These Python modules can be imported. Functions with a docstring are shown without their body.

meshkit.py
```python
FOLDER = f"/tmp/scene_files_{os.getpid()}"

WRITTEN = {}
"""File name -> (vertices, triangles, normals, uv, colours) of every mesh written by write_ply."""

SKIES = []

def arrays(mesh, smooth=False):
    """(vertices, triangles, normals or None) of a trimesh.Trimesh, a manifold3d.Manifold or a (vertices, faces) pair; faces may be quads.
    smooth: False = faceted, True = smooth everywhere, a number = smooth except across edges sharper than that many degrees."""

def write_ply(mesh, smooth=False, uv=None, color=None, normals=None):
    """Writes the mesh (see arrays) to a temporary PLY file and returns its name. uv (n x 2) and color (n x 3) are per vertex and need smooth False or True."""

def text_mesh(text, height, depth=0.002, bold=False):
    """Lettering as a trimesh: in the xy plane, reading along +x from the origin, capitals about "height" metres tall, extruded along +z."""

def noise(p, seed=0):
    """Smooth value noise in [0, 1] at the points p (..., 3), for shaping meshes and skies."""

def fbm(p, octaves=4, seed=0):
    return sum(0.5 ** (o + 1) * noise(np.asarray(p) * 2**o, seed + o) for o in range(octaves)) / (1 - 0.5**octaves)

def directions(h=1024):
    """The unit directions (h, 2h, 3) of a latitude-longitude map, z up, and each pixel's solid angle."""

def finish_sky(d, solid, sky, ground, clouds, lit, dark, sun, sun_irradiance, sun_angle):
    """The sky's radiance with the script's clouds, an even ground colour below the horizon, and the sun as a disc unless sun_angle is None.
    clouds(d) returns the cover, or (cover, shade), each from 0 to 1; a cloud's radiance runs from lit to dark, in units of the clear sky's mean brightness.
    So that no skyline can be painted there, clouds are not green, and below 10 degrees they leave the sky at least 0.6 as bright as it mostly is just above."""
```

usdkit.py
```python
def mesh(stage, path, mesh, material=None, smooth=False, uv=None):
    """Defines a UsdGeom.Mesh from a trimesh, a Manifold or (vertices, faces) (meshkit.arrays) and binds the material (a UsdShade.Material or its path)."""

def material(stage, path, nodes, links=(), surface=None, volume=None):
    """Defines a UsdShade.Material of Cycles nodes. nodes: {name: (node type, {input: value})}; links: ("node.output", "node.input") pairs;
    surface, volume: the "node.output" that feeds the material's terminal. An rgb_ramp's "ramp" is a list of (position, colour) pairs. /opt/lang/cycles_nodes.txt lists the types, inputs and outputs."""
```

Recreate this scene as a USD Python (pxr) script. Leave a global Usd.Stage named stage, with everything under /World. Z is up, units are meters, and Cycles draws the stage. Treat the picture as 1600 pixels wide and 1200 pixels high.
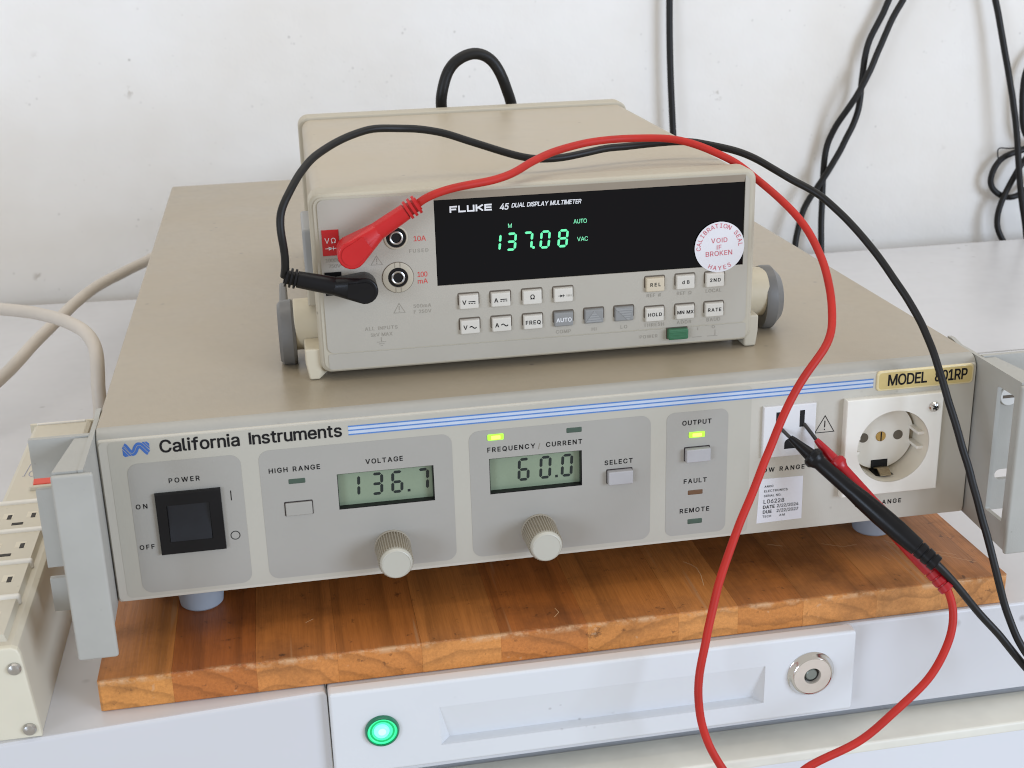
import math, random
import numpy as np, trimesh, manifold3d as m3, shapely
from shapely import affinity
from shapely.geometry import Polygon, box as sbox, Point, LineString
from shapely.ops import unary_union
import usdkit, meshkit
from pxr import Usd, UsdGeom, UsdLux, UsdShade, Gf, Sdf

random.seed(7); np.random.seed(7)
stage = Usd.Stage.CreateInMemory()
UsdGeom.SetStageUpAxis(stage, UsdGeom.Tokens.z); UsdGeom.SetStageMetersPerUnit(stage, 1.0)
UsdGeom.Xform.Define(stage, '/World'); UsdGeom.Scope.Define(stage, '/World/Looks')

# ------------------------------------------------------------------ camera
FPX = 2058.523
ROT = [1.9055, -0.1915, 0.0974]
CAM = np.array([0.0916, -0.5787, 0.3033])
from scipy.spatial.transform import Rotation
RM = Rotation.from_rotvec(ROT).as_matrix()          # rows: right, down, forward
cam = UsdGeom.Camera.Define(stage, '/World/camera')
M = Gf.Matrix4d(*RM[0], 0, *(-RM[1]), 0, *(-RM[2]), 0, *CAM, 1)
cam.AddTransformOp().Set(M)
cam.CreateHorizontalApertureAttr(36.0); cam.CreateVerticalApertureAttr(27.0)
cam.CreateFocalLengthAttr(FPX/1600*36.0); cam.CreateClippingRangeAttr(Gf.Vec2f(0.01, 100))
cam.CreateFStopAttr(26.0); cam.CreateFocusDistanceAttr(0.70)
cam.GetPrim().CreateAttribute('exposure', Sdf.ValueTypeNames.Float).Set(0.12)

# ------------------------------------------------------------------ light: a room lit by two windows behind the photographer
def rect(name, pos, target, w, h, color, power):
    l = UsdLux.RectLight.Define(stage, '/World/'+name)
    l.CreateWidthAttr(w); l.CreateHeightAttr(h); l.CreateColorAttr(Gf.Vec3f(*color)); l.CreateIntensityAttr(power)
    p, t = np.array(pos, float), np.array(target, float)
    z = p-t; z /= np.linalg.norm(z); x = np.cross([0, 0, 1], z); x /= np.linalg.norm(x); y = np.cross(z, x)
    l.AddTransformOp().Set(Gf.Matrix4d(*x, 0, *y, 0, *z, 0, *p, 1))
rect('window_light_right', (2.7, -2.5, 0.75), (0.3, 0.3, 0.0), 1.5, 1.4, (0.74, 0.89, 1.14), 10.4)
rect('window_light_left', (-2.7, -2.7, 0.6), (0.2, 0.2, 0.0), 1.3, 1.4, (0.74, 0.89, 1.14), 7.0)
rect('ceiling_bounce', (0.3, 0.18, 2.1), (0.3, 0.19, 0.0), 3.0, 0.9, (1.0, 0.95, 0.88), 1.7)  # unseen overhead panel, added in place of light bounced off the ceiling
dome = UsdLux.DomeLight.Define(stage, '/World/room_light')
dome.CreateIntensityAttr(0.17); dome.CreateColorAttr(Gf.Vec3f(1.0, 0.95, 0.88))

# ------------------------------------------------------------------ materials
LK = '/World/Looks/'
MATS = {}
def lin(c): return tuple(((x/255)/12.92 if x/255 <= .04045 else ((x/255+.055)/1.055)**2.4) for x in c)
def mat(name, rgb, rough=.5, metal=0., var=.06, scale=40., bump=0., bscale=900., spec=.5, coat=0., dirt=0., dscale=300., dcol=(.12, .1, .08)):
    """plain stuff: base colour with a slow mottling, roughness variation, fine relief, optional specks of dirt"""
    if name in MATS: return MATS[name]
    n = {'g': ('geometry', {}),
         'no': ('noise_texture', {'scale': scale, 'detail': 5., 'roughness': .6}),
         'r': ('rgb_ramp', {'ramp': [(0.3, tuple(max(0, c*(1-var)) for c in rgb)), (.7, tuple(min(1, c*(1+var)) for c in rgb))]}),
         'rr': ('map_range', {'from_min': .3, 'from_max': .7, 'to_min': max(.02, rough-.06), 'to_max': min(1, rough+.06)}),
         'p': ('principled_bsdf', {'metallic': metal, 'specular_ior_level': spec, 'coat_weight': coat})}
    L = [('g.position', 'no.vector'), ('no.fac', 'r.fac'), ('no.fac', 'rr.value'), ('rr.result', 'p.roughness')]
    col = 'r.color'
    if dirt > 0:
        n['v'] = ('voronoi_texture', {'scale': dscale, 'feature': 'f1'})
        n['vn'] = ('noise_texture', {'scale': dscale*.22, 'detail': 2.})
        n['vr'] = ('rgb_ramp', {'ramp': [(0.06, (1, 1, 1)), (.16, (0, 0, 0))]})
        n['nr'] = ('rgb_ramp', {'ramp': [(.60, (0, 0, 0)), (.68, (dirt,)*3)]})
        n['mu'] = ('mix', {'mix_type': 'multiply', 'fac': 1.})
        n['bw'] = ('rgb_to_bw', {})
        n['mx'] = ('mix', {'mix_type': 'mix', 'color2': dcol})
        L += [('g.position', 'v.vector'), ('g.position', 'vn.vector'), ('v.distance', 'vr.fac'), ('vn.fac', 'nr.fac'), ('vr.color', 'mu.color1'), ('nr.color', 'mu.color2'),
              ('mu.color', 'bw.color'), ('bw.val', 'mx.fac'), ('r.color', 'mx.color1')]
        col = 'mx.color'
    L.append((col, 'p.base_color'))
    if bump > 0:
        n['bn'] = ('noise_texture', {'scale': bscale, 'detail': 3.})
        n['b'] = ('bump', {'strength': 1., 'distance': bump})
        L += [('g.position', 'bn.vector'), ('bn.fac', 'b.height'), ('b.normal', 'p.normal')]
    MATS[name] = usdkit.material(stage, LK+name, n, L, surface='p.BSDF')
    return MATS[name]
def glow(name, rgb, strength, base=(.05, .05, .05)):
    if name not in MATS:
        MATS[name] = usdkit.material(stage, LK+name, {'p': ('principled_bsdf', {'base_color': base, 'emission_color': rgb, 'emission_strength': strength, 'roughness': .35})}, surface='p.BSDF')
    return MATS[name]

case_paint = mat('case_paint', lin((165, 153, 132)), .30, var=.04, scale=14, bump=.00005, bscale=1500, dirt=.8, dscale=95, dcol=(.16, .14, .12))
casting_paint = mat('casting_paint', lin((164, 161, 152)), .42, var=.05, scale=30, bump=.00005, bscale=1500, dirt=.9, dscale=150, dcol=(.2, .18, .16))
panel_paint = mat('panel_paint', lin((192, 187, 174)), .5, var=.025, scale=25, bump=.00004, bscale=1800, dirt=.35, dscale=160)
overlay_film = mat('overlay_film', lin((182, 178, 165)), .42, var=.02, scale=25, bump=.00003, bscale=2500)
zone_film = mat('zone_film', lin((163, 160, 152)), .42, var=.02, scale=30, bump=.00003, bscale=2500)
ear_paint = mat('ear_paint', lin((170, 169, 162)), .45, var=.05, scale=30, bump=.00006, bscale=1500, dirt=.7, dscale=240)
meter_plastic = mat('meter_plastic', lin((184, 176, 157)), .5, var=.03, scale=22, bump=.00005, bscale=2200, dirt=.5, dscale=150)
meter_case = mat('meter_case', lin((180, 168, 146)), .38, var=.03, scale=18, bump=.00006, bscale=2000, dirt=.5, dscale=120)
meter_face = mat('meter_face', lin((176, 170, 157)), .5, var=.025, scale=24, bump=.00004, bscale=2500)
yellowed = mat('yellowed_plastic', lin((206, 196, 172)), .45, var=.06, scale=30, bump=.00004)
button_white = mat('button_white', lin((208, 203, 192)), .45, var=.02, bump=.00002)
button_cream = mat('button_cream', lin((203, 190, 166)), .45, var=.02)
button_grey = mat('button_grey', lin((140, 140, 138)), .45, var=.02)
button_power = mat('button_power', lin((58, 112, 80)), .4, var=.04)
gap_dark = mat('gap_dark', lin((96, 86, 74)), .7)
groove_dark = mat('groove_dark', lin((150, 143, 128)), .6)
grey_plastic = mat('grey_plastic', lin((112, 111, 109)), .42, var=.04, bump=.00005, bscale=1500)
black_plastic = mat('black_plastic', (.006, .006, .007), .36, var=.2, bump=.00003, spec=.25)
rocker_black = mat('rocker_black', (.010, .012, .017), .42, var=.15, bump=.00005, bscale=3000, spec=.4)
black_hole = mat('black_hole', (.004, .004, .004), .8)
black_rubber = mat('black_rubber', (.009, .0085, .008), .48, var=.3, scale=60, bump=.00004, spec=.35, dirt=.25, dscale=260, dcol=(.08, .075, .07))
red_rubber = mat('red_rubber', lin((182, 38, 28)), .55, var=.12, scale=55, bump=.00006, spec=.35, dirt=.35, dscale=240, dcol=(.16, .03, .02))
red_plastic = mat('red_plastic', lin((190, 20, 24)), .4, var=.05, scale=60, bump=.00003)
red_probe = mat('red_probe_plastic', lin((168, 16, 28)), .36, var=.05, scale=60)
ink_black = mat('ink_black', (.010, .0095, .010), .6, spec=.2)
ink_grey = mat('ink_grey', lin((140, 134, 122)), .5)
ink_faint = mat('ink_faint', lin((152, 146, 134)), .5)
ink_red = mat('ink_red', lin((205, 62, 58)), .5)
ink_white = mat('ink_white', lin((225, 225, 225)), .5)
ink_blue = mat('ink_blue', lin((62, 106, 178)), .45)
ink_stripe = mat('ink_stripe', lin((84, 126, 188)), .45)
ink_pale = mat('ink_pale_blue', lin((190, 200, 214)), .45)
ink_seal = mat('ink_seal', lin((196, 92, 104)), .5)
paper = mat('paper', lin((226, 226, 230)), .55, var=.02)
seal_paper = mat('seal_paper', lin((222, 220, 222)), .4, var=.03)
gold = mat('badge_gold', lin((206, 184, 122)), .3, var=.05, scale=90, coat=.3)
gold_rim = mat('badge_rim', lin((222, 206, 160)), .25, coat=.5)
chrome = mat('chrome', (.72, .71, .69), .14, metal=1., var=.03)
steel = mat('steel', (.5, .49, .47), .3, metal=1., var=.1, scale=120)
brass = mat('brass', lin((196, 160, 92)), .38, metal=.6, var=.08, scale=200)
clip_metal = mat('clip_metal', lin((165, 150, 122)), .35, metal=.7, var=.15, scale=200)
socket_white = mat('socket_white', lin((232, 228, 217)), .35, var=.02)
socket_plain = mat('socket_plain', lin((220, 219, 219)), .35, var=.02)
foot_blue = mat('foot_blue', lin((152, 160, 168)), .55, var=.04)
knob_grey = mat('knob_grey', lin((158, 150, 134)), .45, var=.04, scale=80)
knob_cap = mat('knob_cap', lin((184, 181, 168)), .4, var=.02)
lcd_mat = mat('lcd_glass', lin((134, 148, 124)), .22, var=.04, scale=60)
lcd_ink = mat('lcd_ink', lin((22, 34, 34)), .3)
led_off = mat('led_off', lin((66, 84, 72)), .35, var=.08)
led_amber = mat('led_amber_off', lin((104, 74, 50)), .35)
led_on = glow('led_on', (.42, 1., .02), 1.25)
led_core = glow('led_core', (.75, 1., .12), 1.6)
vfd = glow('display_glow', (.12, 1., .46), .92)
vfd_small = glow('display_glow_small', (.22, 1., .55), .85)
lamp_glow = glow('lamp_glow', (.0, .62, .16), .55, base=(.0, .3, .08))
lamp_core = glow('lamp_core', (.45, 1., .72), 1.3, base=(.1, .5, .3))
strip_plastic = mat('strip_plastic', lin((202, 195, 177)), .42, var=.04, scale=30, bump=.00005, dirt=.4, dscale=200)
strip_end = mat('strip_end_plastic', lin((214, 208, 188)), .45, var=.02, bump=.00003)
strip_ridge = mat('strip_ridge', lin((226, 222, 212)), .3)
beige_cable = mat('beige_cable', lin((200, 192, 181)), .5, var=.05, scale=30)
bench_white = mat('bench_laminate', lin((206, 206, 208)), .28, var=.02, scale=7, dirt=.5, dscale=60)
metal_white = mat('cabinet_enamel', lin((216, 218, 222)), .3, var=.012, scale=12, dirt=.7, dscale=90)
drawer_white = mat('drawer_plastic', lin((215, 217, 219)), .36, var=.012, scale=12, dirt=.3, dscale=150)
channel_grey = mat('channel_grey', lin((205, 207, 205)), .4)
lip_cream = mat('lip_cream', lin((222, 220, 208)), .4)
switch_red = mat('switch_red', lin((222, 88, 70)), .35)
seam_grey = mat('seam_grey', lin((150, 148, 144)), .6)

# display glass: dark, glossy
display_glass = usdkit.material(stage, LK+'display_glass', {'g': ('geometry', {}), 'n': ('noise_texture', {'scale': 25., 'detail': 4.}), 'mr': ('map_range', {'from_min': .35, 'from_max': .7, 'to_min': .06, 'to_max': .16}),
    'p': ('principled_bsdf', {'base_color': (.002, .0022, .0035), 'specular_ior_level': .2})},
    [('g.position', 'n.vector'), ('n.fac', 'mr.value'), ('mr.result', 'p.roughness')], surface='p.BSDF')

# plastered wall
wall_mat = usdkit.material(stage, LK+'wall_plaster', {
    'g': ('geometry', {}),
    'n1': ('noise_texture', {'scale': 2.6, 'detail': 5., 'roughness': .6}),
    'r1': ('rgb_ramp', {'ramp': [(.3, lin((224, 218, 208))), (.7, lin((240, 238, 234)))]}),
    'v': ('voronoi_texture', {'scale': 120., 'randomness': 1.}),
    'n2': ('noise_texture', {'scale': 38., 'detail': 3.}),
    'n3': ('noise_texture', {'scale': 5., 'detail': 3.}),
    'vr': ('rgb_ramp', {'ramp': [(.05, (1, 1, 1)), (.22, (0, 0, 0))]}),
    'nr': ('rgb_ramp', {'ramp': [(.57, (0, 0, 0)), (.70, (.8, .8, .8))]}),
    'lr': ('rgb_ramp', {'ramp': [(.35, (.25, .25, .25)), (.62, (.85, .85, .85))]}),
    'm1': ('mix', {'mix_type': 'multiply', 'fac': 1.}), 'm2': ('mix', {'mix_type': 'multiply', 'fac': 1.}), 'bw': ('rgb_to_bw', {}),
    'mx': ('mix', {'mix_type': 'mix', 'color2': lin((158, 153, 144))}),
    'v2': ('voronoi_texture', {'scale': 17.}), 'n4': ('noise_texture', {'scale': 140., 'detail': 4.}), 'n5': ('noise_texture', {'scale': 11., 'detail': 2.}),
    'v2r': ('rgb_ramp', {'ramp': [(.03, (1, 1, 1)), (.13, (0, 0, 0))]}), 'n4r': ('rgb_ramp', {'ramp': [(.5, (0, 0, 0)), (.62, (.8, .8, .8))]}), 'n5r': ('rgb_ramp', {'ramp': [(.55, (0, 0, 0)), (.62, (1, 1, 1))]}),
    'm3': ('mix', {'mix_type': 'multiply', 'fac': 1.}), 'm4': ('mix', {'mix_type': 'multiply', 'fac': 1.}), 'bw2': ('rgb_to_bw', {}),
    'mx2': ('mix', {'mix_type': 'mix', 'color2': lin((166, 156, 142))}),
    'bn': ('noise_texture', {'scale': 60., 'detail': 6., 'roughness': .65}), 'bn2': ('noise_texture', {'scale': 7., 'detail': 3.}), 'ad': ('math', {'math_type': 'multiply_add', 'value2': 5.}),
    'b': ('bump', {'strength': .4, 'distance': .0012}),
    'p': ('principled_bsdf', {'roughness': .8, 'specular_ior_level': .3})},
    [('g.position', x+'.vector') for x in ('n1', 'v', 'n2', 'n3', 'bn', 'bn2', 'v2', 'n4', 'n5')] +
    [('n1.fac', 'r1.fac'), ('v.distance', 'vr.fac'), ('n2.fac', 'nr.fac'), ('n3.fac', 'lr.fac'), ('vr.color', 'm1.color1'), ('nr.color', 'm1.color2'), ('m1.color', 'm2.color1'), ('lr.color', 'm2.color2'),
     ('m2.color', 'bw.color'), ('bw.val', 'mx.fac'), ('r1.color', 'mx.color1'),
     ('v2.distance', 'v2r.fac'), ('n4.fac', 'n4r.fac'), ('n5.fac', 'n5r.fac'), ('v2r.color', 'm3.color1'), ('n4r.color', 'm3.color2'), ('m3.color', 'm4.color1'), ('n5r.color', 'm4.color2'), ('m4.color', 'bw2.color'), ('bw2.val', 'mx2.fac'),
     ('mx.color', 'mx2.color1'), ('mx2.color', 'p.base_color'),
     ('bn2.fac', 'ad.value1'), ('bn.fac', 'ad.value3'), ('ad.value', 'b.height'), ('b.normal', 'p.normal')], surface='p.BSDF')

def wood(i, tone, cx, cz):
    """one stave: growth rings round an axis that runs front to back, so the top shows lines and the end shows arcs"""
    a, b = lin(tone), tuple(c*.72 for c in lin(tone))
    return usdkit.material(stage, LK+'wood_%03d' % i, {
        'g': ('geometry', {}),
        'mp': ('mapping', {'location': (-cx, 0., -cz), 'scale': (1., .05, 1.)}),
        'w': ('wave_texture', {'wave_type': 'rings', 'rings_direction': 'y', 'profile': 'saw', 'scale': 34., 'distortion': 2.2, 'detail': 3., 'detail_scale': 3.}),
        'wr': ('rgb_ramp', {'ramp': [(0., a), (.55, a), (.9, b), (1., a)]}),
        'mp2': ('mapping', {'scale': (1., .045, 1.)}), 'fn': ('noise_texture', {'scale': 620., 'detail': 4., 'roughness': .7}),
        'fr': ('rgb_ramp', {'ramp': [(.3, (.74, .70, .66)), (.6, (1.04, 1.02, 1.)), (.75, (1.12, 1.1, 1.06))]}),
        'm': ('mix', {'mix_type': 'multiply', 'fac': .75}),
        # grime and water stains
        'gn': ('noise_texture', {'scale': 16., 'detail': 6., 'roughness': .65}), 'gr': ('rgb_ramp', {'ramp': [(.52, (0, 0, 0)), (.72, (.62, .62, .62))]}), 'gbw': ('rgb_to_bw', {}),
        'm2': ('mix', {'mix_type': 'mix', 'color2': lin((96, 60, 30))}),
        'dn': ('noise_texture', {'scale': 130., 'detail': 4., 'roughness': .7}), 'dr': ('rgb_ramp', {'ramp': [(.63, (0, 0, 0)), (.72, (.7, .7, .7))]}), 'dbw': ('rgb_to_bw', {}),
        'm3': ('mix', {'mix_type': 'mix', 'color2': lin((62, 38, 22))}),
        # bare, scuffed wood along the front arris
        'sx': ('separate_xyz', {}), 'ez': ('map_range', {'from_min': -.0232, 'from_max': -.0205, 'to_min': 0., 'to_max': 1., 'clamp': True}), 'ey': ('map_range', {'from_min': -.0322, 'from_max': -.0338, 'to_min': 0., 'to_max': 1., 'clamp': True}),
        'em': ('math', {'math_type': 'multiply'}), 'en': ('noise_texture', {'scale': 75., 'detail': 5., 'roughness': .75}), 'er': ('rgb_ramp', {'ramp': [(.47, (0, 0, 0)), (.6, (.8, .8, .8))]}), 'ebw': ('rgb_to_bw', {}), 'em2': ('math', {'math_type': 'multiply'}),
        'm4': ('mix', {'mix_type': 'mix', 'color2': lin((214, 176, 136))}),
        'mp5': ('mapping', {'rotation': (0., 0., .6), 'scale': (1., .04, 1.)}), 'sn': ('noise_texture', {'scale': 170., 'detail': 2.}), 'sr': ('rgb_ramp', {'ramp': [(.70, (0, 0, 0)), (.74, (.4, .4, .4))]}), 'sbw': ('rgb_to_bw', {}),
        'm5': ('mix', {'mix_type': 'mix', 'color2': lin((205, 170, 135))}),
        'tz': ('map_range', {'from_min': -.0206, 'from_max': -.0202, 'to_min': 0., 'to_max': .78, 'clamp': True}), 'm6': ('mix', {'mix_type': 'multiply', 'color2': (.62, .50, .38)}),  # whole top face darkened in the colour: shade under the chassis, plus grime
        'b': ('bump', {'strength': .5, 'distance': .0004}),
        'rr': ('map_range', {'from_min': .3, 'from_max': .7, 'to_min': .36, 'to_max': .55}),
        'p': ('principled_bsdf', {'specular_ior_level': .45})},
        [('g.position', 'mp.vector'), ('mp.vector', 'w.vector'), ('w.fac', 'wr.fac'), ('g.position', 'mp2.vector'), ('mp2.vector', 'fn.vector'), ('fn.fac', 'fr.fac'), ('wr.color', 'm.color1'), ('fr.color', 'm.color2'),
         ('g.position', 'gn.vector'), ('gn.fac', 'gr.fac'), ('gr.color', 'gbw.color'), ('gbw.val', 'm2.fac'), ('m.color', 'm2.color1'),
         ('g.position', 'dn.vector'), ('dn.fac', 'dr.fac'), ('dr.color', 'dbw.color'), ('dbw.val', 'm3.fac'), ('m2.color', 'm3.color1'),
         ('g.position', 'sx.vector'), ('sx.z', 'ez.value'), ('sx.y', 'ey.value'), ('ez.result', 'em.value1'), ('ey.result', 'em.value2'), ('g.position', 'en.vector'), ('en.fac', 'er.fac'), ('er.color', 'ebw.color'),
         ('em.value', 'em2.value1'), ('ebw.val', 'em2.value2'), ('em2.value', 'm4.fac'), ('m3.color', 'm4.color1'),
         ('g.position', 'mp5.vector'), ('mp5.vector', 'sn.vector'), ('sn.fac', 'sr.fac'), ('sr.color', 'sbw.color'), ('sbw.val', 'm5.fac'), ('m4.color', 'm5.color1'),
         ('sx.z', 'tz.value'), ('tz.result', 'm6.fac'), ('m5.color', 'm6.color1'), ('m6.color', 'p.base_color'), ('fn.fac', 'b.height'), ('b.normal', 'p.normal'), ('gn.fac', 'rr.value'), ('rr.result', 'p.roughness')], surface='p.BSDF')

# ------------------------------------------------------------------ helpers; shapes are given in millimetres
USED = {}
def numbered(parent, name):
    k = USED.get((parent, name), 0); USED[(parent, name)] = k+1
    return name if k == 0 else '%s_%03d' % (name, k)
class Thing:
    """an Xform at the thing's base; its children are given in the frame 'origin' (mm) of the scene or of the thing"""
    def __init__(s, name, label, cat, base, rotz=0., group=None, kind=None, origin=None):
        s.path = '/World/'+numbered('/World', name)
        x = UsdGeom.Xform.Define(stage, s.path)
        x.AddTranslateOp().Set(Gf.Vec3d(*[float(c)/1000 for c in base])); x.AddRotateZOp().Set(math.degrees(rotz))
        s.off = np.array(base if origin is None else origin, float)
        pr = x.GetPrim(); pr.SetCustomDataByKey('label', label); pr.SetCustomDataByKey('category', cat)
        if group: pr.SetCustomDataByKey('group', group)
        if kind: pr.SetCustomDataByKey('kind', kind)
def obj(name, mesh, material, parent, label=None, smooth=30, kind=None):
    """parent: a Thing, or a (Thing, path) part"""
    t, path = (parent, parent.path) if isinstance(parent, Thing) else parent
    pth = path+'/'+numbered(path, name)
    if hasattr(mesh, 'to_mesh'):
        mm = mesh.to_mesh(); mesh = trimesh.Trimesh(np.array(mm.vert_properties)[:, :3], np.array(mm.tri_verts), process=False)
    v = (np.asarray(mesh.vertices)-t.off)/1000.
    m = usdkit.mesh(stage, pth, trimesh.Trimesh(v, mesh.faces, process=False), material, smooth=smooth)
    if label: m.GetPrim().SetCustomDataByKey('label', label)
    if kind: m.GetPrim().SetCustomDataByKey('kind', kind)
    return (t, pth)
def tm(man):
    mm = man.to_mesh(); return trimesh.Trimesh(np.array(mm.vert_properties)[:, :3], np.array(mm.tri_verts), process=False)
def mf(mesh):
    mesh = trimesh.Trimesh(mesh.vertices, mesh.faces, process=True)
    return m3.Manifold(m3.Mesh(np.asarray(mesh.vertices, np.float32), np.asarray(mesh.faces, np.uint32)))
def sphere(c, r, n=16):
    return m3.Manifold.sphere(r, n).translate([float(x) for x in c])
def hull(*ms): return m3.Manifold.batch_hull(list(ms))
def rbox(x0, x1, y0, y1, z0, z1, r=1., n=12):
    r = min(r, (x1-x0)/2-.001, (y1-y0)/2-.001, (z1-z0)/2-.001)
    return hull(*[sphere((x, y, z), r/math.cos(math.pi/n)*.985, n) for x in (x0+r, x1-r) for y in (y0+r, y1-r) for z in (z0+r, z1-r)])
def cbox(x0, x1, y0, y1, z0, z1): return m3.Manifold.cube([x1-x0, y1-y0, z1-z0]).translate([x0, y0, z0])
def rrect(x0, x1, z0, z1, r): return sbox(x0+r, z0+r, x1-r, z1-r).buffer(r, quad_segs=6) if r > 0 else sbox(x0, z0, x1, z1)
def plate(poly, y0, y1):
    """polygon in (x, z) made a plate whose front is at y0 and back at y1"""
    ps = [g for g in getattr(poly, 'geoms', [poly]) if g.area > 1e-6]
    out = []
    for g in ps:
        m = trimesh.creation.extrude_polygon(g, y1-y0, engine='earcut')
        v = np.array(m.vertices); m.vertices = np.c_[v[:, 0], y1-v[:, 2], v[:, 1]]
        out.append(m)
    return trimesh.util.concatenate(out)
def bevelled(poly, y0, y1, c=.6, steps=3):
    """convex polygon plate with a rounded front edge"""
    pts = []
    for k in range(steps+1):
        a = k/steps*math.pi/2
        q = poly.buffer(-c*(1-math.sin(a)), join_style=1, quad_segs=4) if a < math.pi/2 else poly
        for x, z in list(q.exterior.coords)[:-1]: pts.append((x, y0+c*(1-math.cos(a)), z))
    for x, z in list(poly.exterior.coords)[:-1]: pts.append((x, y1, z))
    return m3.Manifold.hull_points(np.array(pts))
def txt(s, x, z, h, w=None, y=0., depth=.12, bold=False, italic=0., rot=0.):
    """lettering on a front (facing -y): left end x, baseline z, capital height h, overall width w (mm)"""
    m = meshkit.text_mesh(s, h, depth, bold)
    v = np.array(m.vertices)
    v[:, 0] -= v[:, 0].min()
    if w: v[:, 0] *= w/v[:, 0].max()
    v[:, 0] += italic*v[:, 1]
    if rot:
        c, s_ = math.cos(rot), math.sin(rot); v[:, :2] = np.c_[c*v[:, 0]-s_*v[:, 1], s_*v[:, 0]+c*v[:, 1]]
    m.vertices = np.c_[v[:, 0]+x, y-v[:, 2], v[:, 1]+z]
    return m
def spaced(t_, x, z, h, w, y=0., depth=.12, bold=False, italic=0., rot=0., stretch=1.):
    """lettering set letter by letter with even gaps, plain-stroked capital I"""
    parts, gaps = [], []
    for ch in t_:
        if ch == ' ': parts.append(None); continue
        if ch == 'I':
            k = h*(.19 if bold else .135); parts.append(plate(sbox(0, 0, k, h), -depth, 0)); continue
        m = txt(ch, 0, 0, h, None, 0., depth, bold); v = np.array(m.vertices); v[:, 0] *= stretch; m.vertices = v; parts.append(m)
    ws = [h*.38 if m is None else m.vertices[:, 0].max() for m in parts]
    g = (w-sum(ws))/max(1, len(ws)-1); lo = h*.06
    f = 1.
    if g < lo: f = (w-lo*(len(ws)-1))/sum(ws); g = lo
    out, cx = [], 0.
    for m, k in zip(parts, ws):
        if m is not None:
            v = np.array(m.vertices); v[:, 0] = v[:, 0]*f+cx; out.append(trimesh.Trimesh(v, m.faces, process=False))
        cx += k*f+g
    m = trimesh.util.concatenate(out); v = np.array(m.vertices)
    v[:, 0] += italic*v[:, 2]
    if rot:
        c, s_ = math.cos(rot), math.sin(rot); v[:, [0, 2]] = np.c_[c*v[:, 0]-s_*v[:, 2], s_*v[:, 0]+c*v[:, 2]]
    m.vertices = v+np.array([x, y, z]); return m
def letters(s, x, z, h, w, parent, material, y=0., **k): return obj('lettering', spaced(s, x, z, h, w, y, **k), material, parent, smooth=False)
def strokes(lines, width, y, depth=.12):
    return plate(unary_union([LineString(l).buffer(width/2, cap_style=2) for l in lines]), y-depth, y)
def lathe_y(profile, cx, cz, n=36):
    """profile of (radius, y) turned about the y axis through (cx, cz)"""
    m = trimesh.creation.revolve(np.array([(r, y) for r, y in profile]), sections=n)
    v = np.array(m.vertices); m.vertices = np.c_[v[:, 0]+cx, v[:, 2], -v[:, 1]+cz]
    m.fix_normals(); return m
def disc_y(r, y0, y1, cx, cz, c=0., n=36, r0=0.):
    if r0 > 0: return lathe_y([(r0, y0), (r-c, y0), (r, y0+c), (r, y1), (r0, y1), (r0, y0)], cx, cz, n)
    return lathe_y([(0, y0), (r-c, y0), (r, y0+c), (r, y1), (0, y1)], cx, cz, n)
def spline(P, n=8):
    P = np.asarray(P, float); d = np.r_[0, np.cumsum(np.sqrt(np.linalg.norm(np.diff(P, axis=0), axis=1)))]
    from scipy.interpolate import CubicSpline
    return CubicSpline(d, P)(np.linspace(0, d[-1], (len(P)-1)*n+1))
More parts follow.
